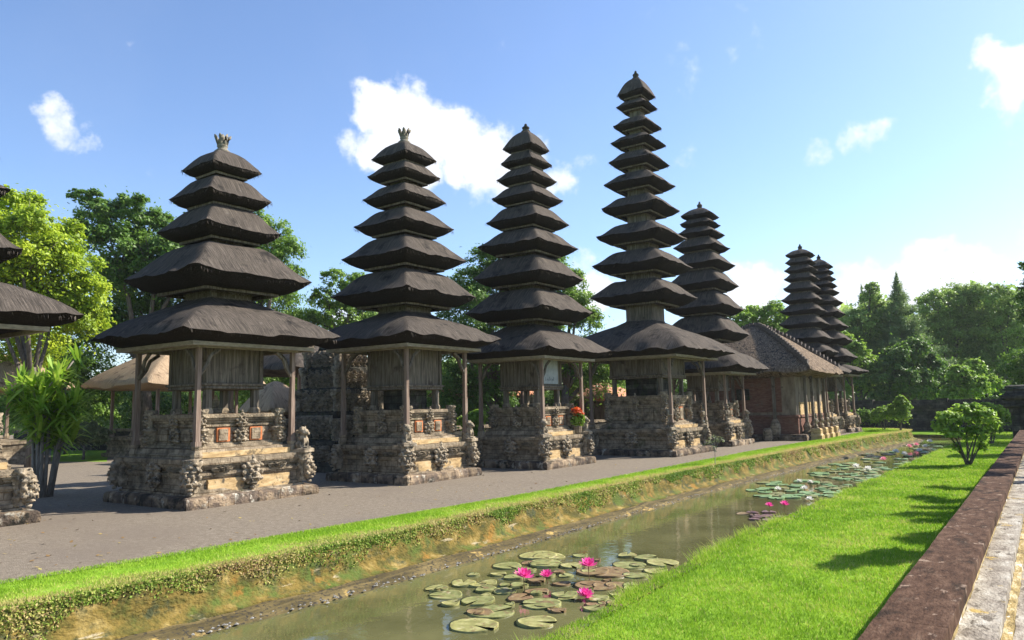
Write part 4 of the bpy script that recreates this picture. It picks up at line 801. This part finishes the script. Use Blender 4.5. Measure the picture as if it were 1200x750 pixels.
tree('green_tree', 'sunlit tree filling the gap right of the nine roofed tower', 'tree', 44, [(640, 315, 26, 0), (662, 335, 24, 1), (676, 360, 24, 0), (690, 378, 20, 1), (650, 375, 36, 2), (690, 425, 36, 1), (680, 450, 36, 2), (715, 440, 30, 3), (625, 300, 18, 0)], 42000, .09, L_mid, 660, seed=16, trunkr=.3)
tree('green_tree', 'light green tree above the brick pavilion roof, left side', 'tree', 62, [(868, 378, 16, 0), (886, 370, 15, 1), (908, 366, 14, 0), (920, 378, 14, 1), (895, 390, 24, 1), (860, 398, 20, 2), (925, 400, 24, 3)], 22000, .12, L_lite, 890, seed=17, group='far trees beyond the terrace')
FT = [('rounded leafy far tree right behind the two distant towers', 70, [(1005, 385, 24, 0), (1025, 372, 22, 1), (990, 400, 22, 1), (1040, 395, 30, 2), (1010, 420, 30, 2), (1020, 350, 12, 0), (1022, 338, 8, 0)], 30000, L_far, 1010),
      ('broad far tree filling the skyline right of the conifer', 74, [(1098, 358, 22, 0), (1120, 352, 22, 1), (1142, 350, 20, 0), (1108, 385, 34, 2), (1140, 385, 36, 1), (1120, 420, 38, 2), (1085, 395, 28, 2)], 42000, L_far, 1115),
      ('broad far tree near the right edge of the skyline', 72, [(1165, 352, 22, 0), (1185, 358, 22, 1), (1172, 385, 34, 1), (1205, 380, 36, 2), (1180, 425, 38, 2), (1225, 360, 30, 2), (1150, 420, 30, 3), (1240, 400, 40, 3)], 42000, L_far, 1180),
      ('dark rounded tree standing before the far conifer', 62, [(1052, 420, 18, 0), (1070, 414, 20, 1), (1042, 440, 22, 0), (1082, 436, 24, 1), (1065, 450, 28, 0), (1100, 455, 20, 1), (1035, 465, 16, 0)], 36000, L_dark, 1066),
      ('yellowish young tree left of the right hand pier', 56, [(1125, 440, 14, 0), (1142, 432, 12, 1), (1138, 455, 18, 0), (1160, 450, 12, 1), (1118, 462, 14, 0)], 12000, L_lite, 1135),
      ('pale sparse tree right of the distant twin towers', 64, [(1000, 415, 16, 0), (1015, 430, 16, 1), (985, 400, 14, 2), (1005, 450, 18, 0), (1025, 455, 14, 1)], 14000, L_lite, 1005),
      ('low shadowed greenery right of the rounded tree', 66, [(1110, 470, 26, 0), (1150, 475, 24, 0), (1180, 470, 26, 0), (1080, 478, 20, 1), (1205, 450, 34, 3)], 22000, L_dark, 1145)]
for i, (lab, d, bl, nl, m, bs) in enumerate(FT): tree('far_tree', lab, 'tree', d, bl, int(nl*1.25), .12, m, bs, seed=30+i, group='far trees beyond the terrace', trunkr=.3, clump=.22)
g_ = np.random.default_rng(77); n_ = 190000
u_ = g_.uniform(-260, 1460, n_); dd = g_.uniform(84, 112, n_)
top_ = np.array([7.5+3.2*noise.noise(Vector((u*.012, 3.3, 0)))+1.6*noise.noise(Vector((u*.05, 7.1, 0))) for u in u_]); top_ = top_+np.interp(u_, [-260, 820, 900, 1000, 1100, 1460], [0, 0, 2.5, 4.6, 6.0, 6.5]); zz_ = -.5+top_*g_.random(n_)**.75
dirs = FW[None, :]*FPX+RT[None, :]*(u_-600)[:, None]; dirs[:, 2] = 0; dirs /= FPX; P = EYE[None, :]+dirs*dd[:, None]; P[:, 2] = zz_
cl_ = np.array([noise.noise(Vector((a*.35, b*.35, c*.5))) for a, b, c in P]); P = P[cl_ > -.12]; cl_ = cl_[cl_ > -.12]
tag(soup('far_wood', cards(P, np.full(len(P), .42)*g_.uniform(.6, 1.3, len(P)), np.array([.4, -.2, 1.0]), .6), 4, np.clip(.4+cl_*.9+g_.normal(0, .12, len(P)), 0, 1), L_far), 'continuous far wood closing the horizon behind everything', 'woodland', None, 'stuff')
# conifer
def conifer(label, u, vt, vb, wpx, d, n, seed):
    g = np.random.default_rng(seed); pb = far(u, 480, d); zt = far(u, vt, d)[2]; zb = far(u, vb, d)[2]; rb = wpx/2*d/FPX
    t = thing('conifer', label, 'tree', (pb[0], pb[1], -.2), 0, 'far trees beyond the terrace')
    k = 300; zz = g.random(k)**1.15; th = g.uniform(0, 2*np.pi, k); r = rb*(1-zz)**1.15*g.uniform(.3, 1.12, k)+.02; tips = np.c_[r*np.cos(th), r*np.sin(th), zb+(zt-zb)*zz+.2]
    ci = g.choice(k, n, p=(r+.05)/(r+.05).sum()); f = g.random(n)**.6; P = tips[ci]*np.c_[f, f, np.ones(n)]; P[:, 2] -= (1-f)*(.35*r[ci]+.1)-g.normal(0, .16, n); P[:, :2] += g.normal(0, .16, (n, 2))*np.minimum(1, r[ci]+.15)[:, None]
    s = np.full(n, .13); nr = g.normal(0, 1, (n, 3)); nr /= np.linalg.norm(nr, axis=1)[:, None]; t_ = np.cross(nr, np.c_[np.cos(th[ci]), np.sin(th[ci]), np.full(n, .8)]); t_ /= np.linalg.norm(t_, axis=1)[:, None]; bb = np.cross(nr, t_)
    V = np.empty((n*4, 3)); V[0::4] = P-bb*s[:, None]; V[1::4] = P+t_*.03; V[2::4] = P+bb*s[:, None]; V[3::4] = P-t_*.03
    soup('crown', V, 4, np.clip(.5+g.normal(0, .2, k)[ci]+g.normal(0, .1, n), 0, 1), L_con, t)
    a = MB(); a.tube([(0, 0, 0), (0, 0, zb+.2), (0, 0, zt+.1)], [.22, .16, .02], 6); a.put('trunk', bark, t)
conifer('tall pointed conifer rising above the far trees', 1063, 318, 436, 112, 68, 70000, 5)
conifer('wispy thin conifer top left of the tall pointed conifer', 1020, 330, 420, 44, 78, 9000, 6)
# shrubs
def shrub(name, label, u, v, z, rad_px, n, size, m, seed, blobs=None, stems=6, group=None, cat='shrub', k=1.0, bk=bark):
    p = at(u, v, z); d = float((p-EYE)@FW); t = thing(name, label, cat, p, 0, group); g = random.Random(seed)
    Bl = []
    for bu, bv, br, bd in blobs:
        q = far(bu, bv, d+bd); Bl.append((q[0]-p[0], q[1]-p[1], q[2]-p[2], br*d/FPX))
    crown_mesh('foliage', Bl, n, size, m, t, seed, .34, .55)
    a = MB()
    for i in range(stems):
        b_ = Bl[i % len(Bl)]; x, y = g.uniform(-.07, .07), g.uniform(-.07, .07)
        a.tube([(x, y, -.05), (b_[0]*.45+x, b_[1]*.45+y, b_[2]*.5), (b_[0], b_[1], b_[2]+b_[3]*.4)], [.035, .025, .008], 5)
        a.tube([(b_[0]*.45+x, b_[1]*.45+y, b_[2]*.5), (b_[0]+g.uniform(-1, 1)*b_[3], b_[1]+g.uniform(-1, 1)*b_[3], b_[2]+b_[3]*.5)], [.02, .006], 4)
    a.put('stems', bk, t); return t
shrub('garden_bush', 'leafy green bush with bare lower stems standing on the lawn', 1134, 546, -.3, 40, 3300, .075, L_lite, 41, [(1112, 492, 13, 0), (1131, 486, 14, .3), (1151, 489, 14, 0), (1162, 498, 9, .2), (1117, 508, 10, -.2), (1144, 511, 13, 0), (1102, 500, 8, 0), (1152, 524, 6, 0), (1120, 524, 5, 0), (1140, 479, 8, .3)], 9)
shrub('garden_bush', 'light green bush with a few red flowers beside the stone pier', 1162, 521, -.3, 30, 9000, .06, L_lite, 42, [(1160, 482, 12, 0), (1170, 490, 13, .4), (1150, 490, 12, .4), (1165, 503, 10, 0)], 6)
shrub('small_shrub', 'bright little shrub at the end of the grass verge', 1056, 506, 0, 20, 5000, .07, L_lite, 43, [(1056, 488, 10, 0), (1050, 480, 9, .2), (1060, 476, 8, 0), (1056, 470, 7, 0), (1043, 486, 7, .3)], 4)
shrub('small_shrub', 'pale spreading shrub left of the bright little shrub', 1037, 505, 0, 20, 3500, .07, L_lite, 44, [(1036, 484, 9, 0), (1046, 484, 7, .2), (1028, 488, 8, 0)], 4)
BG = [('low green shrub before the far wall, left of the canal end', 1005, 500, 54, [(998, 490, 9, 0), (1012, 488, 9, 0), (1025, 491, 8, 0)], 5000, L_mid),
      ('low green shrub before the far wall, right of the canal end', 1110, 500, 56, [(1095, 489, 9, 0), (1110, 486, 11, 0), (1128, 488, 10, 0), (1082, 492, 7, 0)], 6500, L_lite),
      ('dense shrub behind the strap-leaved plant', 78, 536, 39, [(60, 430, 40, 0), (100, 440, 36, 0), (75, 470, 42, 1), (110, 480, 30, 0), (40, 480, 38, 1), (130, 460, 22, 2)], 30000, L_mid),
      ('greyish scrubby shrub at the edge of the back lawn', 100, 529, 34, [(88, 512, 13, 0), (103, 508, 14, 0), (116, 512, 12, 0)], 9000, L_dry),
      ('dark shrub under the straw roofed pavilion', 175, 534, 46, [(150, 480, 36, 0), (200, 485, 36, 0), (170, 505, 30, 1), (240, 480, 40, 2), (225, 505, 30, 0)], 24000, L_dark),
      ('green shrub row behind the small brick shrine', 310, 532, 46, [(285, 455, 30, 0), (315, 450, 28, 1), (350, 455, 30, 0), (300, 490, 34, 0), (345, 495, 34, 0), (380, 470, 30, 1)], 24000, L_mid),
      ('dark shrub behind the seven roofed tower', 470, 532, 46, [(440, 455, 36, 0), (480, 450, 36, 1), (520, 460, 34, 0), (460, 495, 36, 0), (510, 498, 34, 0)], 26000, L_dark),
      ('bright shrub between the seven and nine roofed tower posts', 555, 520, 34, [(548, 495, 10, 0), (560, 490, 10, 0), (556, 505, 10, 0)], 5000, L_lite),
      ('dark shrub behind the nine roofed tower base', 650, 526, 50, [(620, 480, 36, 0), (660, 475, 34, 0), (700, 485, 30, 1), (640, 505, 30, 0)], 22000, L_dark),
      ('dark shrub behind the tallest tower', 790, 520, 54, [(740, 470, 36, 0), (780, 465, 36, 0), (820, 470, 36, 1), (860, 470, 32, 0), (800, 495, 30, 0)], 24000, L_dark)]
for i, (lab, u, v, d, bl, n_, m) in enumerate(BG):
    tree('background_shrub', lab, 'shrub', d, bl, n_, .085, m, u, seed=60+i, group='shrubs behind the terrace', trunkr=.06, part='foliage')
# trees over the wall at the right (their shade falls on the lawn)
def plumeria(label, loc, crowns, n, seed, m=L_mid, size=.10):
    t = thing('garden_tree', label, 'tree', loc, 0, 'trees beyond the right wall'); crown_mesh('crown', crowns, n, size, m, t, seed, .32, .38)
    a = MB(); a.tube([(0, 0, -.1), (.05, .05, 1.2), (0, 0, 2.0)], [.16, .13, .11], 8)
    for c in crowns: a.tube([(0, 0, 1.8), (c[0]*.5, c[1]*.5, 1.8+(c[2]-1.8)*.6), (c[0], c[1], c[2]+c[3]*.3)], [.09, .06, .02], 6)
    a.put('trunk', palebark, t, smooth=True)
def shade_tree(label, spots, h, seed, n):
    off = np.array([SD.x, SD.y])/math.tan(SUN_EL); C_ = []
    for u, v, r, dh in spots:
        p = at(u, v, -.3); q = p[:2]+off*(h+dh+.3); C_.append((q[0], q[1], h+dh, r))
    bx_, by_ = sum(c[0] for c in C_)/len(C_)+.7, sum(c[1] for c in C_)/len(C_)
    plumeria(label, (bx_, by_, .2), [(c[0]-bx_, c[1]-by_, c[2]-.2, c[3]) for c in C_], n, seed)
shade_tree('tree just outside the right edge, nearest the camera', [(985, 664, .20, -.2), (1005, 655, .26, .2), (1028, 659, .28, 0), (1050, 648, .30, .3), (1075, 655, .26, .5), (1090, 636, .28, .2), (1068, 632, .2, -.1)], 3.6, 71, 3000)
shade_tree('tree outside the right edge, farther along the wall', [(1072, 604, .30, 0), (1090, 612, .3, .5), (1100, 596, .38, .2), (1085, 584, .3, .4), (1118, 588, .4, .1), (1120, 606, .35, .3), (1132, 574, .4, .6), (1105, 572, .3, .1), (1082, 626, .2, -.3), (1098, 630, .2, 0)], 3.9, 72, 4500)
tree('dark_tree', 'dark tree whose branch tips enter at the right edge', 'tree', 38, [(1200, 312, 7, 0), (1206, 345, 13, 0), (1214, 330, 14, 0), (1208, 375, 14, 0), (1225, 360, 26, 0), (1240, 330, 30, 1), (1250, 400, 40, 1), (1215, 405, 14, 0), (1280, 360, 50, 2)], 22000, .075, L_dark, 1300, seed=73, trunkr=.3)
tree('hedge_tree', 'dark greenery behind the stone pier at the right edge', 'tree', 44, [(1195, 430, 22, 0), (1215, 455, 30, 0), (1240, 430, 34, 0), (1205, 480, 20, 1)], 14000, .08, L_dark, 1230, seed=74, trunkr=.15)

# strap-leaved plant at the left
def strap_plant(label, p, seed, n_stems=13):
    g = random.Random(seed); t = thing('strap_leaf_plant', label, 'plant', p); a = MB(); V = []; T = []; heads = []
    rt_ = Vector(RT)
    for i in range(n_stems):
        ang = g.uniform(0, 2*math.pi); sp = g.uniform(.1, 1.0); h = g.uniform(1.7, 3.35)*(1-.12*sp); x0, y0 = .18*math.cos(ang), .18*math.sin(ang)
        top = Vector((x0+sp*math.cos(ang)*h*.34, y0+sp*math.sin(ang)*h*.34, h)); md = Vector((x0*1.3+sp*math.cos(ang)*.25*h*.3, y0*1.3+sp*math.sin(ang)*.25*h*.3, h*.5))
        a.tube([(x0, y0, -.05), md, top], [.055, .045, .03], 7); heads.append(top)
        for k in range(g.randint(1, 3)):
            s0 = md.lerp(top, g.uniform(.1, .9)); e = s0+Vector((g.uniform(-.45, .45), g.uniform(-.45, .45), g.uniform(.2, .6))); a.tube([s0, e], [.03, .022], 6); heads.append(e)
    a.put('stems', palebark, t, smooth=True)
    for hd in heads:
        tn0 = g.uniform(.2, .75)
        for k in range(30):
            th = g.uniform(0, 2*math.pi); el = g.uniform(-.45, 1.35); L = g.uniform(.42, .72); w_ = g.uniform(.034, .054)
            d = Vector((math.cos(th)*math.cos(el), math.sin(th)*math.cos(el), math.sin(el))); side = d.cross(Vector((0, 0, 1))); side = side.normalized() if side.length > .01 else Vector((1, 0, 0))
            p0 = hd-Vector((0, 0, g.uniform(0, .35))); pts = []
            for s in (0, .3, .62, 1.0):
                q = p0+d*L*s-Vector((0, 0, .17*L*s*s*(1.2-el*.4))); pts.append((q, w_*[.7, 1, .8, .05][int(round(s*3))]))
            tt = min(1, max(0, tn0+g.gauss(0, .18)))
            for (q0, w0), (q1, w1) in zip(pts[:-1], pts[1:]):
                V += [q0-side*w0, q0+side*w0, q1+side*w1, q1-side*w1]; T.append(tt)
    soup('leaves', np.array([tuple(v) for v in V]), 4, np.array(T), L_strap, t)
strap_plant('tall many-stemmed plant with long strap leaves left of the five roofed tower', at(50, 582), 3, 16)
# flowering plant by the nine roofed tower, and the thin sapling
cx, cy = TW['T3'][:2]
q = thing('flowering_plant', 'potted plant with orange flowers at the nine roofed tower', 'plant', (cx+1.25, cy+.95, 1.03))
a = MB(); a.lathe([(.10, 0), (.14, .05), (.17, .25), (.16, .27)], 10); a.put('pot', stone, q)
crown_mesh('foliage', [(0, 0, .42, .22), (.05, .05, .55, .2)], 900, .05, L_lite, q, 81); crown_mesh('flowers', [(0, 0, .78, .17), (.06, .1, .70, .15)], 620, .035, L_or, q, 82)
p = at(838, 546, 0); q = thing('sapling', 'thin leafy sapling on the verge before the tallest tower', 'sapling', (p[0], p[1], 0))
a = MB(); a.tube([(0, 0, -.03), (.02, .0, .5), (.0, .03, .95)], [.014, .011, .007], 5); a.tube([(.01, 0, .4), (.16, .12, .9)], [.009, .005], 4); a.tube([(.01, 0, .45), (-.15, -.05, .85)], [.009, .005], 4); a.put('stem', palebark, q)
crown_mesh('foliage', [(0, 0, .85, .17), (.16, .1, .80, .16), (-.15, -.05, .72, .15), (0, 0, .55, .12)], 150, .035, L_dry, q, 83)

# ------------------------------------------------------------------ water lilies
def pad_mesh(seed, n=22):
    g = random.Random(seed); mb = MB(); notch = g.uniform(.10, .28); mb.v = [(0, 0, .004)]
    for ring, rr in ((1, .55), (2, .93), (3, 1.0)):
        for i in range(n+1):
            th = notch+(2*math.pi-2*notch)*i/n; w_ = 1+.03*math.sin(th*3+seed)+.02*math.sin(th*7+seed*2)
            z = (.006 if ring == 1 else .008 if ring == 2 else .013)+.008*math.sin(th*2+seed)*(rr > .9)
            mb.v.append((rr*w_*math.cos(th), rr*w_*math.sin(th), z))
    for i in range(n+1):
        th = notch+(2*math.pi-2*notch)*i/n; mb.v.append((.99*math.cos(th), .99*math.sin(th), -.02))
    W = n+1
    for i in range(n): mb.f.append((0, 1+i, 2+i))
    for k in range(3):
        for i in range(n): a0 = 1+k*W+i; mb.f.append((a0, a0+W, a0+W+1, a0+1))
    return mb.mesh('pad', True)
PADS = []
for s in range(5):
    for mi in range(5):
        me = pad_mesh(s+mi*5); me.materials.append(PADM[mi]); PADS.append((mi, me))
WZ = -.6; placed = []
def pad(x, y, r, mi, label, group):
    me = random.choice([m for i, m in PADS if i == mi]); o = bpy.data.objects.new('lily_pad', me); col.objects.link(o); k = len(placed)
    o.location = (float(x), float(y), WZ+.006+.0035*(k % 6)); o.rotation_euler = (random.uniform(-.02, .02), random.uniform(-.02, .02), random.uniform(0, 6.28)); o.scale = (float(r), float(r)*random.uniform(.9, 1.05), 1)
    placed.append(o); tag(o, label, 'lily pad', group); return o
Z1 = lambda a, b: (500+a/5.4545, 630+b/5.4545)
NEAR = [(415, 480, 160, 0, 'large olive pad of the nearest lily patch, second from the front left'), (300, 565, 175, 1, 'front left olive lily pad of the nearest patch'), (700, 545, 135, 1, 'front right yellow-green lily pad closest to the lawn edge'),
        (735, 430, 135, 0, 'broad olive lily pad directly behind the front right one'), (330, 410, 125, 0, 'mottled pad left of centre in the nearest patch'), (235, 300, 90, 1, 'bright pad at the left rear of the nearest patch'),
        (120, 370, 115, 0, 'leftmost large pad of the nearest patch'), (510, 185, 105, 0, 'round pad at the back of the nearest patch beside the muddy ledge'), (780, 125, 110, 1, 'farthest back light pad of the nearest patch'),
        (740, 165, 100, 1, 'pale pad just in front of the farthest back light one'), (920, 185, 80, 1, 'pad left of the upright single pink flower'), (1060, 225, 110, 2, 'reddish pad under the upright single pink flower'),
        (1080, 310, 140, 2, 'large brown-red pad in front of the upright pink flower'), (700, 350, 85, 2, 'brown-red pad in front of the paired pink flowers'), (880, 370, 90, 0, 'olive pad between the red pads and the bright front ones'),
        (500, 350, 80, 0, 'small olive pad left of the paired flowers'), (600, 395, 90, 2, 'brownish pad right below the paired flowers')]
for a_, b_, w_, mi, lab in NEAR:
    u, v = Z1(a_, b_); p = at(u, v, WZ); d = float((p-EYE)@FW); pad(p[0], p[1], w_/5.4545*d/FPX*.95, mi, lab, 'lily pads of the nearest patch')
SMALL = [(380, 340, 70, 0), (390, 290, 60, 1), (60, 330, 80, 1), (1150, 420, 60, 0), (560, 260, 70, 0), (700, 280, 60, 2), (150, 430, 60, 1), (640, 210, 60, 0), (860, 300, 60, 2), (980, 120, 50, 0), (455, 240, 55, 1), (590, 310, 55, 0), (770, 250, 55, 0), (300, 240, 45, 0)]
for a_, b_, w_, mi in SMALL:
    u, v = Z1(a_, b_); p = at(u, v, WZ); d = float((p-EYE)@FW); pad(p[0], p[1], w_/5.4545*d/FPX, mi, 'one of the small pads crowded among the large pads of the nearest patch', 'small pads of the nearest patch')
for u, v, rr, mi in ((737, 663, 20, 0), (776, 660, 20, 1), (713, 672, 24, 2), (757, 655, 14, 0), (700, 703, 14, 0), (722, 686, 14, 2), (745, 675, 15, 0), (768, 670, 14, 1), (630, 652, 22, 1), (640, 662, 20, 0), (735, 652, 12, 1)):
    p = at(u, v, WZ); d = float((p-EYE)@FW); pad(p[0], p[1], rr*d/FPX, mi, 'one of the pads at the right end of the nearest patch', 'pads at the right of the nearest patch')
for k in range(46):
    a_, b_ = random.uniform(-1, 1), random.uniform(-1, 1)
    if a_*a_+b_*b_ > 1: continue
    u, v = 640+a_*130, 690+b_*34-a_*12; p = at(u, v, WZ)
    if p[0] > np.interp(p[1], [q[1] for q in REDGE[:9]], [q[0] for q in REDGE[:9]])-.2: continue
    pad(p[0], p[1], random.uniform(.07, .15), random.choice([0, 0, 1, 2, 2]), 'one of the little pads filling the gaps of the nearest patch', 'little gap filling pads of the nearest patch')
def scatter(n, u0, u1, v0, v1, r0, r1, mis, label, group):
    k = 0; tries = 0; got = []
    while k < n and tries < 4000:
        tries += 1; a_ = random.uniform(-1, 1); b_ = random.uniform(-1, 1)
        if a_*a_+b_*b_ > 1: continue
        p = at((u0+u1)/2+a_*(u1-u0)/2, (v0+v1)/2+b_*(v1-v0)/2, WZ)
        e = np.interp(p[1], [q[1] for q in REDGE[:9]], [q[0] for q in REDGE[:9]])
        if p[0] > e-.15 or p[0] < -8.3: continue
        r = random.uniform(r0, r1)
        if any((p[0]-x)**2+(p[1]-y)**2 < (.62*(r+s))**2 for x, y, s in got): continue
        got.append((p[0], p[1], r)); pad(p[0], p[1], r, random.choice(mis), label, group); k += 1
    return got
scatter(14, 862, 946, 599, 611, .13, .22, [4, 4, 2], 'one of the purple tinged pads around the two pink flowers in mid canal', 'purple lily pads in mid canal')
scatter(44, 876, 1004, 562, 586, .15, .26, [3, 3, 0], 'one of the green pads of the patch with white flowers', 'green pads of the white flowered patch')
scatter(46, 948, 1062, 543, 564, .16, .28, [3, 3, 0, 3], 'one of the green pads of the patch beyond the white flowered one', 'green pads of the farther patch')
scatter(16, 985, 1030, 538, 566, .14, .24, [3, 0, 1], 'one of the loose pads linking the two farther patches', 'loose pads between the farther patches')
scatter(60, 1005, 1110, 517, 545, .18, .30, [3, 0, 3, 2], 'one of the distant pads crowding the far end of the canal', 'pads at the far end of the canal')
def petal_mesh(seed, n1=11, rad=1.0):
    mb = MB(); g = random.Random(seed)
    for ring, (n, el, L) in enumerate(((11, .18, 1.0), (10, .65, .95), (8, 1.1, .8))):
        for i in range(n):
            th = 2*math.pi*i/n+ring*.3+g.uniform(-.08, .08); e = el+g.uniform(-.1, .1); c, s = math.cos(th), math.sin(th); k = len(mb.v); l_ = L*rad; wd = .17*rad
            for t_, w_ in ((.12, .35), (.5, 1), (.8, .75), (1.0, .05)):
                r = l_*t_*math.cos(e+.25*t_); z = l_*t_*math.sin(e+.35*t_*.6); mb.v += [(r*c-s*wd*w_, r*s+c*wd*w_, z), (r*c+s*wd*w_, r*s-c*wd*w_, z)]
            for j in range(3): mb.f.append((k+2*j, k+2*j+1, k+2*j+3, k+2*j+2))
    return mb
PM = {}
for nm, m in (('pink', pinkm), ('white', whitem), ('pale', palepink)):
    me = petal_mesh(len(nm)).mesh('petals', True); me.materials.append(m); PM[nm] = me
stm = MB(); stm.lathe([(.10, .12), (.16, .25), (.12, .40)], 8); stm = stm.mesh('stamens'); stm.materials.append(yelm)
def lily(u, v, hpx, kind, label, r=.085, group='water lily flowers'):
    """(u, v) = where the stem meets the water, hpx = height of the flower above it in photo pixels"""
    p = at(u, v, WZ); d = float((p-EYE)@FW); h = hpx*d/FPX
    t = thing('water_lily', label, 'flower', (p[0], p[1], WZ), 0, group)
    o = link('petals', PM[kind], None, t); o.location = (0, 0, h); o.scale = (r,)*3; o.rotation_euler = (random.uniform(-.2, .2), random.uniform(-.2, .2), random.random()*6)
    o = link('stamens', stm, None, t); o.location = (0, 0, h); o.scale = (r,)*3
    if h > .05:
        a = MB(); a.tube([(0.02, 0, -.05), (0, .005, h*.5), (0, 0, h+.01)], [.007, .006, .007], 5); a.put('stem', stemm, t)
lily(614, 692, 15, 'pink', 'largest magenta water lily, leftmost of the nearest patch', .17)
lily(641, 684, 8, 'pink', 'lower magenta water lily in the middle of the nearest patch', .13)
lily(690, 681, 17, 'pink', 'magenta water lily standing tallest above the nearest patch', .165)
lily(686, 703, 4, 'pink', 'dull magenta water lily low at the lawn side of the nearest patch', .14)
lily(902, 603, 10, 'pink', 'left of the two pink lilies on the purple pads', .11)
lily(920, 603, 11, 'pink', 'right of the two pink lilies on the purple pads', .13)
lily(1036, 544, 5, 'pale', 'single rosy lily on the far green pads', .17)
for u, v, k, lab in ((937, 568, 3, 'left of the middle pair'), (950, 569, 3, 'right of the middle pair'), (912, 576, 2, 'at the left of the patch'), (943, 575, 2, 'just below the middle pair'), (949, 587, 1, 'nearest the front of the patch'), (989, 580, 1, 'at the right end of the patch')):
    lily(u, v, k, 'white', 'white water lily '+lab, .13, 'white water lilies')
for u, v, kd, lab in ((1018, 554, 'white', 'white lily on the farther green patch beside the lawn'), (1004, 551, 'white', 'white lily on the left of the farther green patch'), (1066, 527, 'pale', 'pink lily cluster bloom at the far end, left one'), (1074, 525, 'pale', 'pink lily cluster bloom at the far end, right one'),
                    (1085, 527, 'white', 'white lily at the far end beside the pink ones'), (1050, 533, 'white', 'white lily at the far end nearest the path'), (1090, 521, 'white', 'white lily at the far end nearest the bush'), (1060, 536, 'white', 'white lily at the far end, closest to the camera'), (1078, 532, 'white', 'white lily at the far end below the pink ones')):
    lily(u, v, 3, kd, lab, .20, 'far water lilies')
for o in (camo, suno): o.hide_render = False

mb = MB(); mb.box(-150, -30, -2.4, 110, 230, 24); hz = bpy.data.materials.new('thin humid air'); hz.use_nodes = True; n = hz.node_tree.nodes; n.remove(n['Principled BSDF'])
pv = n.new('ShaderNodeVolumePrincipled'); pv.inputs['Color'].default_value = (.92, .96, 1, 1); pv.inputs['Density'].default_value = .00024; pv.inputs['Anisotropy'].default_value = .2
hz.node_tree.links.new(pv.outputs[0], n['Material Output'].inputs['Volume'])
tag(mb.put('haze', hz), 'thin humid air lightening the far trees', 'haze', None, 'stuff')
